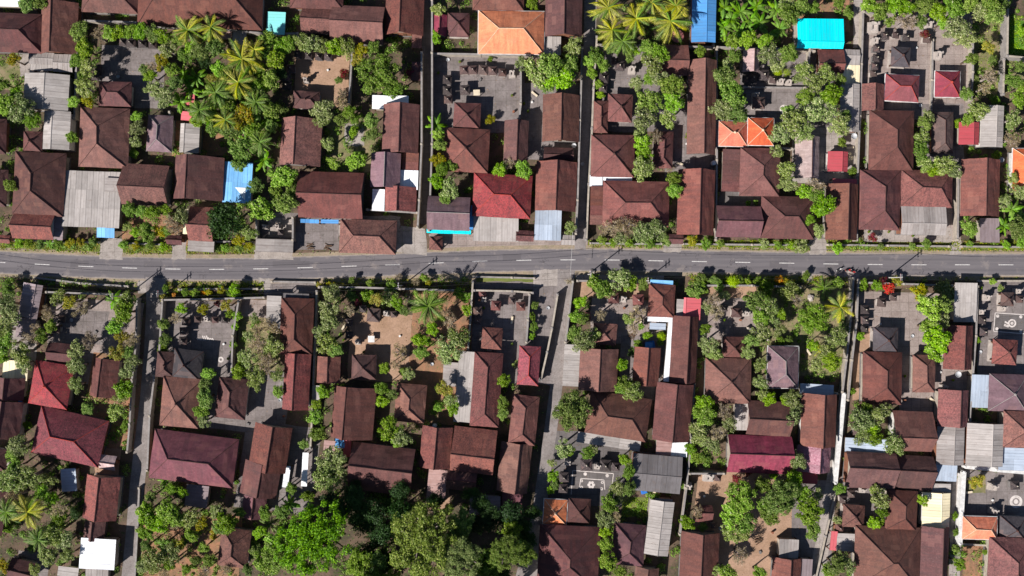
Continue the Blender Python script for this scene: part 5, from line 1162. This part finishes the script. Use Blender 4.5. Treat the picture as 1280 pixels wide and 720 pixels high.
bike(1048, 337, 'white', 'white scooter standing at the lower edge of the road left of the red ones', R(24))
def prop(kind, x, y, label, cat, parts, z=0, rz=0, s=1):
    o = thing(kind, x, y, 0, label, cat, None, label, rz); o.location[2] = z; o.scale = (s, s, s)
    for nm, mb, mat in parts: link(nm, mb.mesh(nm, X[mat] if isinstance(mat, str) else mat), o)
def boxes(*bs):
    m_ = MB()
    for b in bs: m_.box(*b)
    return m_
def lath(prof, n=16, c=(0, 0)): m_ = MB(); m_.lathe(prof, n, c); return m_
prop('offering_table', 465, 423.5, 'white square offering table standing on the tan sandy yard', 'table', [('table_top', boxes((-.8, -.8, 1.2, .8, .8, 1.3)), 'white')] + [('leg', boxes((a - .06, b - .06, 0, a + .06, b + .06, 1.2)), 'white') for a in (-.7, .7) for b in (-.7, .7)])
prop('offering_table', 596, 117, 'cream square offering table standing in the grey shrine court', 'table', [('table_top', boxes((-.8, -.7, 1.2, .8, .7, 1.3)), 'cream')] + [('leg', boxes((a - .06, b - .06, 0, a + .06, b + .06, 1.2)), 'wood') for a in (-.7, .7) for b in (-.6, .6)], rz=.05)
prop('parasol', 845, 48, 'faded red round parasol below the palm grove at the top', 'parasol', [('canopy', lath([(1.65, 2.1), (1.5, 2.25), (.9, 2.5), (.05, 2.7)], 12), 'pinkpaint'), ('pole', lath([(.04, 0), (.04, 2.6)], 8), 'metal')])
for x, y, lb, s in ((1064, 172, 'pale round satellite dish by the wall right of the red canopy', 0.8), (890, 205, 'white round water tank between the two long brown roofs', .8), (1247, 201, 'white round satellite dish above the brown gable at right', .7), (544, 531, 'cream round water tank above the rusty gable in the lower middle', .7), (717, 183, 'pale round dish beside the paved lane above the brown gable', .6), (1193, 467, 'white ring framed dish below the rusty gable at right', .8)):
    if 'tank' in lb: prop('water_tank', x, y, lb, 'water tank', [('tank', lath([(.75, 0), (.75, 1.3), (.6, 1.5), (.2, 1.62), (.2, 1.7)], 16), 'white'), ('stand', boxes((-.9, -.9, -.3, .9, .9, -.02)), 'stone')], 1.2, 0, s)
    else: prop('satellite_dish', x, y, lb, 'satellite dish', [('dish', lath([(.05, 2.2), (.5, 2.3), (.85, 2.5), (.95, 2.65), (.9, 2.66), (.5, 2.36), (.02, 2.25)], 18), 'metal'), ('post', lath([(.06, 0), (.05, 2.2)], 8), 'dark')], 0, 0, s)
for x, y, lb, mt, w_, d_ in ((812, 431, 'bright blue tarp bundle above the brown hip roof', 'bluepaint', 1.2, .9), (805, 614, 'small bright blue basin under the dark grey sheet house', 'bluepaint', .8, .5), (895, 505, 'blue water barrel', 'bluepaint', .3, .3), (395, 505, 'blue tarp covered pile at the narrow gap', 'bluepaint', .6, .9)):
    if 'barrel' in lb: continue
    prop('tarp_bundle', x, y, lb, 'tarp', [('tarp', boxes((-w_, -d_, 0, w_, d_, .7), (-w_ * .6, -d_ * .7, .72, w_ * .7, d_ * .5, 1.0)), mt)], 0, .2)
prop('pond', 283, 393.5, 'x', 'planter', [('rim', boxes((-.1, -.1, 0, .1, .1, .3)), 'stone')]) if False else None
# rocks and rubble in the gravel yards
for x, y, lb in ((740, 340, 'white boulder at the verge by the lower central lane'), (612, 436, 'grey stone lying between small shrines'), (443, 165, 'dark round stone on the gravel garden square'), (575, 447, 'pale stone pile near the grey strip roof'), (1013, 372, 'pale round stone by the curved garden path')):
    b = MB(); b.lathe([(.1, -.05), (.7, 0), (.85, .25), (.6, .55), (.2, .7)], 9); me = b.mesh('boulder', X['palestone' if 'dark' not in lb else 'stone'])
    for v in me.vertices: v.co *= random.uniform(.8, 1.2)
    o = thing('boulder', x, y, 0, lb, 'boulder', None, lb, random.random() * 6, me)
# bamboo poles lying over one yard, timber pile in the sandy yard
for x, y, lb, rz in ((948, 676, 'small heap of dark timber on the big sandy yard', .3), (790, 420, 'small pile of grey planks', .8), (388, 308, 'loose planks at the roadside edge of the grey yard with blue strips', .1), (410, 309, 'dark timber heap beside the rusty hip roof by the road', -.1)):
    mb = MB()
    o = thing('timber_pile', x, y, 0, lb, 'timber pile', None, lb, rz)
    for i in range(7):
        b = MB(); b.box(-.9, -.08, 0, .9, .08, .14); q = link('plank', b.mesh('plank', X['wood' if i % 2 else 'bark']), o, (random.uniform(-.2, .2), -.6 + i * .2, (i % 3) * .15), random.uniform(-.5, .5))
# flower pots in the paved yards: one thing each
POT = MB(); POT.lathe([(.2, 0), (.3, .35), (.34, .4), (.26, .4), (.26, .34), (.02, .34)], 10); POT = POT.mesh('pot', X['pot'])
PL = cloud_mesh('plant', crown(5, 60, .4, .8, .4, .5, .4, 3)[0] * .45, L['G'])
for k, s_ in enumerate("548 92|552 70|575 78|640 120|655 130|660 140|680 110|230 380|290 440|286 448|455 440|430 425|770 130|790 108|880 170|857 172|858 168|1110 290|1085 290|1140 295|668 400|665 410|667 420|605 385|640 430|905 400|870 395|1190 475|1130 470|1225 360|850 320|930 120|1000 122|540 70".split('|')):
    x, y = map(float, s_.split())
    if y == 320: continue
    o = thing('potted_plant', x, y, 0, 'small potted plant', 'potted plant', 'potted plants in the yards'); link('pot', POT, o); q = link('plant', PL, o, (0, 0, .5))
# household clutter in the yards
CL = []
b_ = MB(); b_.lathe([(.3, 0), (.42, .25), (.45, .27), (.38, .26), (.28, .05)], 12); CL.append(('basin', b_.mesh('basin', X['metal'])))
b_ = MB(); b_.box(-.35, -.25, 0, .35, .25, .32); b_.box(-.38, -.28, .3, .38, .28, .36); CL.append(('crate', b_.mesh('crate', X['stone'])))
b_ = MB(); b_.lathe([(.28, 0), (.3, .1), (.3, .8), (.27, .88)], 12); CL.append(('water_drum', b_.mesh('water_drum', X['pot'])))
b_ = MB(); b_.box(-.9, -.25, .4, .9, .25, .46)
for sx in (-.8, .8): b_.box(sx - .05, -.2, 0, sx + .05, .2, .4)
CL.append(('bench', b_.mesh('bench', X['cream'])))
b_ = MB(); b_.lathe([(.25, 0), (.25, .35), (.28, .38), (.1, .4)], 10); CL.append(('bucket', b_.mesh('bucket', X['white'])))
CW = {'basin': 'round metal basin standing', 'crate': 'grey crate standing', 'water_drum': 'terracotta coloured drum standing', 'bench': 'cream wooden bench standing', 'bucket': 'small white bucket standing'}
for k, s_ in enumerate("148 96|195 70|70 100|300 92|410 88|560 75|600 100|642 140|668 118|665 128|728 205|790 115|830 200|850 205|858 180|930 146|1000 130|1052 182|1062 185|1145 60|1150 132|1190 135|1196 245|1130 288|1160 290|90 400|120 415|160 545|215 440|280 430|350 500|310 530|355 520|430 408|500 420|540 455|568 510|600 375|640 400|670 380|685 385|760 375|780 385|800 400|840 420|900 365|905 410|925 400|1010 440|1100 405|1140 420|1150 390|1130 500|1165 500|1175 465|1225 440|700 548|735 560|820 615|880 620|900 660|950 690|965 665|1210 615|1240 625".split('|')):
    x, y = map(float, s_.split()); nm, me = CL[k % 5]; thing(nm, x, y, 0, CW[nm], nm.replace('_', ' '), 'household things left in the yards', None, k * .7, me, 4, 4)
# ---------------------------------------------------------------- labels: each singles out one thing
def rel(x, y, w_, h_, lm):
    dx, dy = x - lm[0], y - lm[1]; ax_, ay = abs(dx), abs(dy); ix, iy = ax_ < lm[2] * .8 + 3, ay < lm[3] * .8 + 3
    if ix and iy: return 'by'
    if ix: return 'below' if dy > 0 else 'above'
    if iy: return 'right of' if dx > 0 else 'left of'
    if ax_ > 2.4 * ay: return 'right of' if dx > 0 else 'left of'
    if ay > 2.4 * ax_: return 'below' if dy > 0 else 'above'
    return ('below' if dy > 0 else 'above') + (' and right of' if dx > 0 else ' and left of')
def gap(x, y, lm): return math.hypot(max(0, abs(x - lm[0]) - lm[2]), max(0, abs(y - lm[1]) - lm[3]))
used = set(t[6].lower() for t in THINGS if t[6])
order = sorted([t for t in THINGS if not t[6]], key=lambda t: min(gap(t[1], t[2], l) for l in LMS))
for t in order:
    o, x, y, wd = t[0], t[1], t[2], t[3]
    c_ = sorted(LMS, key=lambda l: gap(x, y, l))[:5]; lab = None
    for i, l in enumerate(c_[:3]):
        s_ = f"{wd} {rel(x, y, 0, 0, l)} {l[4]}"
        if i == 0: s_ = f"{wd} {('just ' if rel(x, y, 0, 0, l) != 'by' else '')}{rel(x, y, 0, 0, l)} {l[4]}"
        if s_.lower() not in used and len(s_.split()) <= 16 and (i == 0 or gap(x, y, l) < 90): lab = s_; break
    if not lab:
        base = f"{wd} {rel(x, y, 0, 0, c_[0])} {c_[0][4]}"
        for q in ('second nearest', 'third nearest', 'fourth nearest', 'fifth nearest', 'sixth nearest', 'seventh nearest', 'eighth nearest', 'ninth nearest', 'tenth nearest', 'eleventh nearest'):
            s_ = f"{q} {base}"
            if s_.lower() not in used: lab = s_; break
        lab = lab or base
        lab = lab if len(lab.split()) <= 16 else lab.replace(' sheet flat roofed', '').replace('and right of', 'right of').replace('and left of', 'left of').replace('palm fibre ', '')
        if len(lab.split()) > 16: lab = lab.replace('sheet flat roofed', 'sheet roofed')
        if len(lab.split()) > 16: lab = lab.replace(' nearest', '').replace('pale blossomed frangipani', 'frangipani')
    used.add(lab.lower()); t[6] = lab
for o, x, y, wd, cat, grp, lab, *_ in THINGS:
    o['label'] = lab; o['category'] = cat
    if grp: o['group'] = grp
print('things', len(THINGS), 'objects', len(COL.objects))
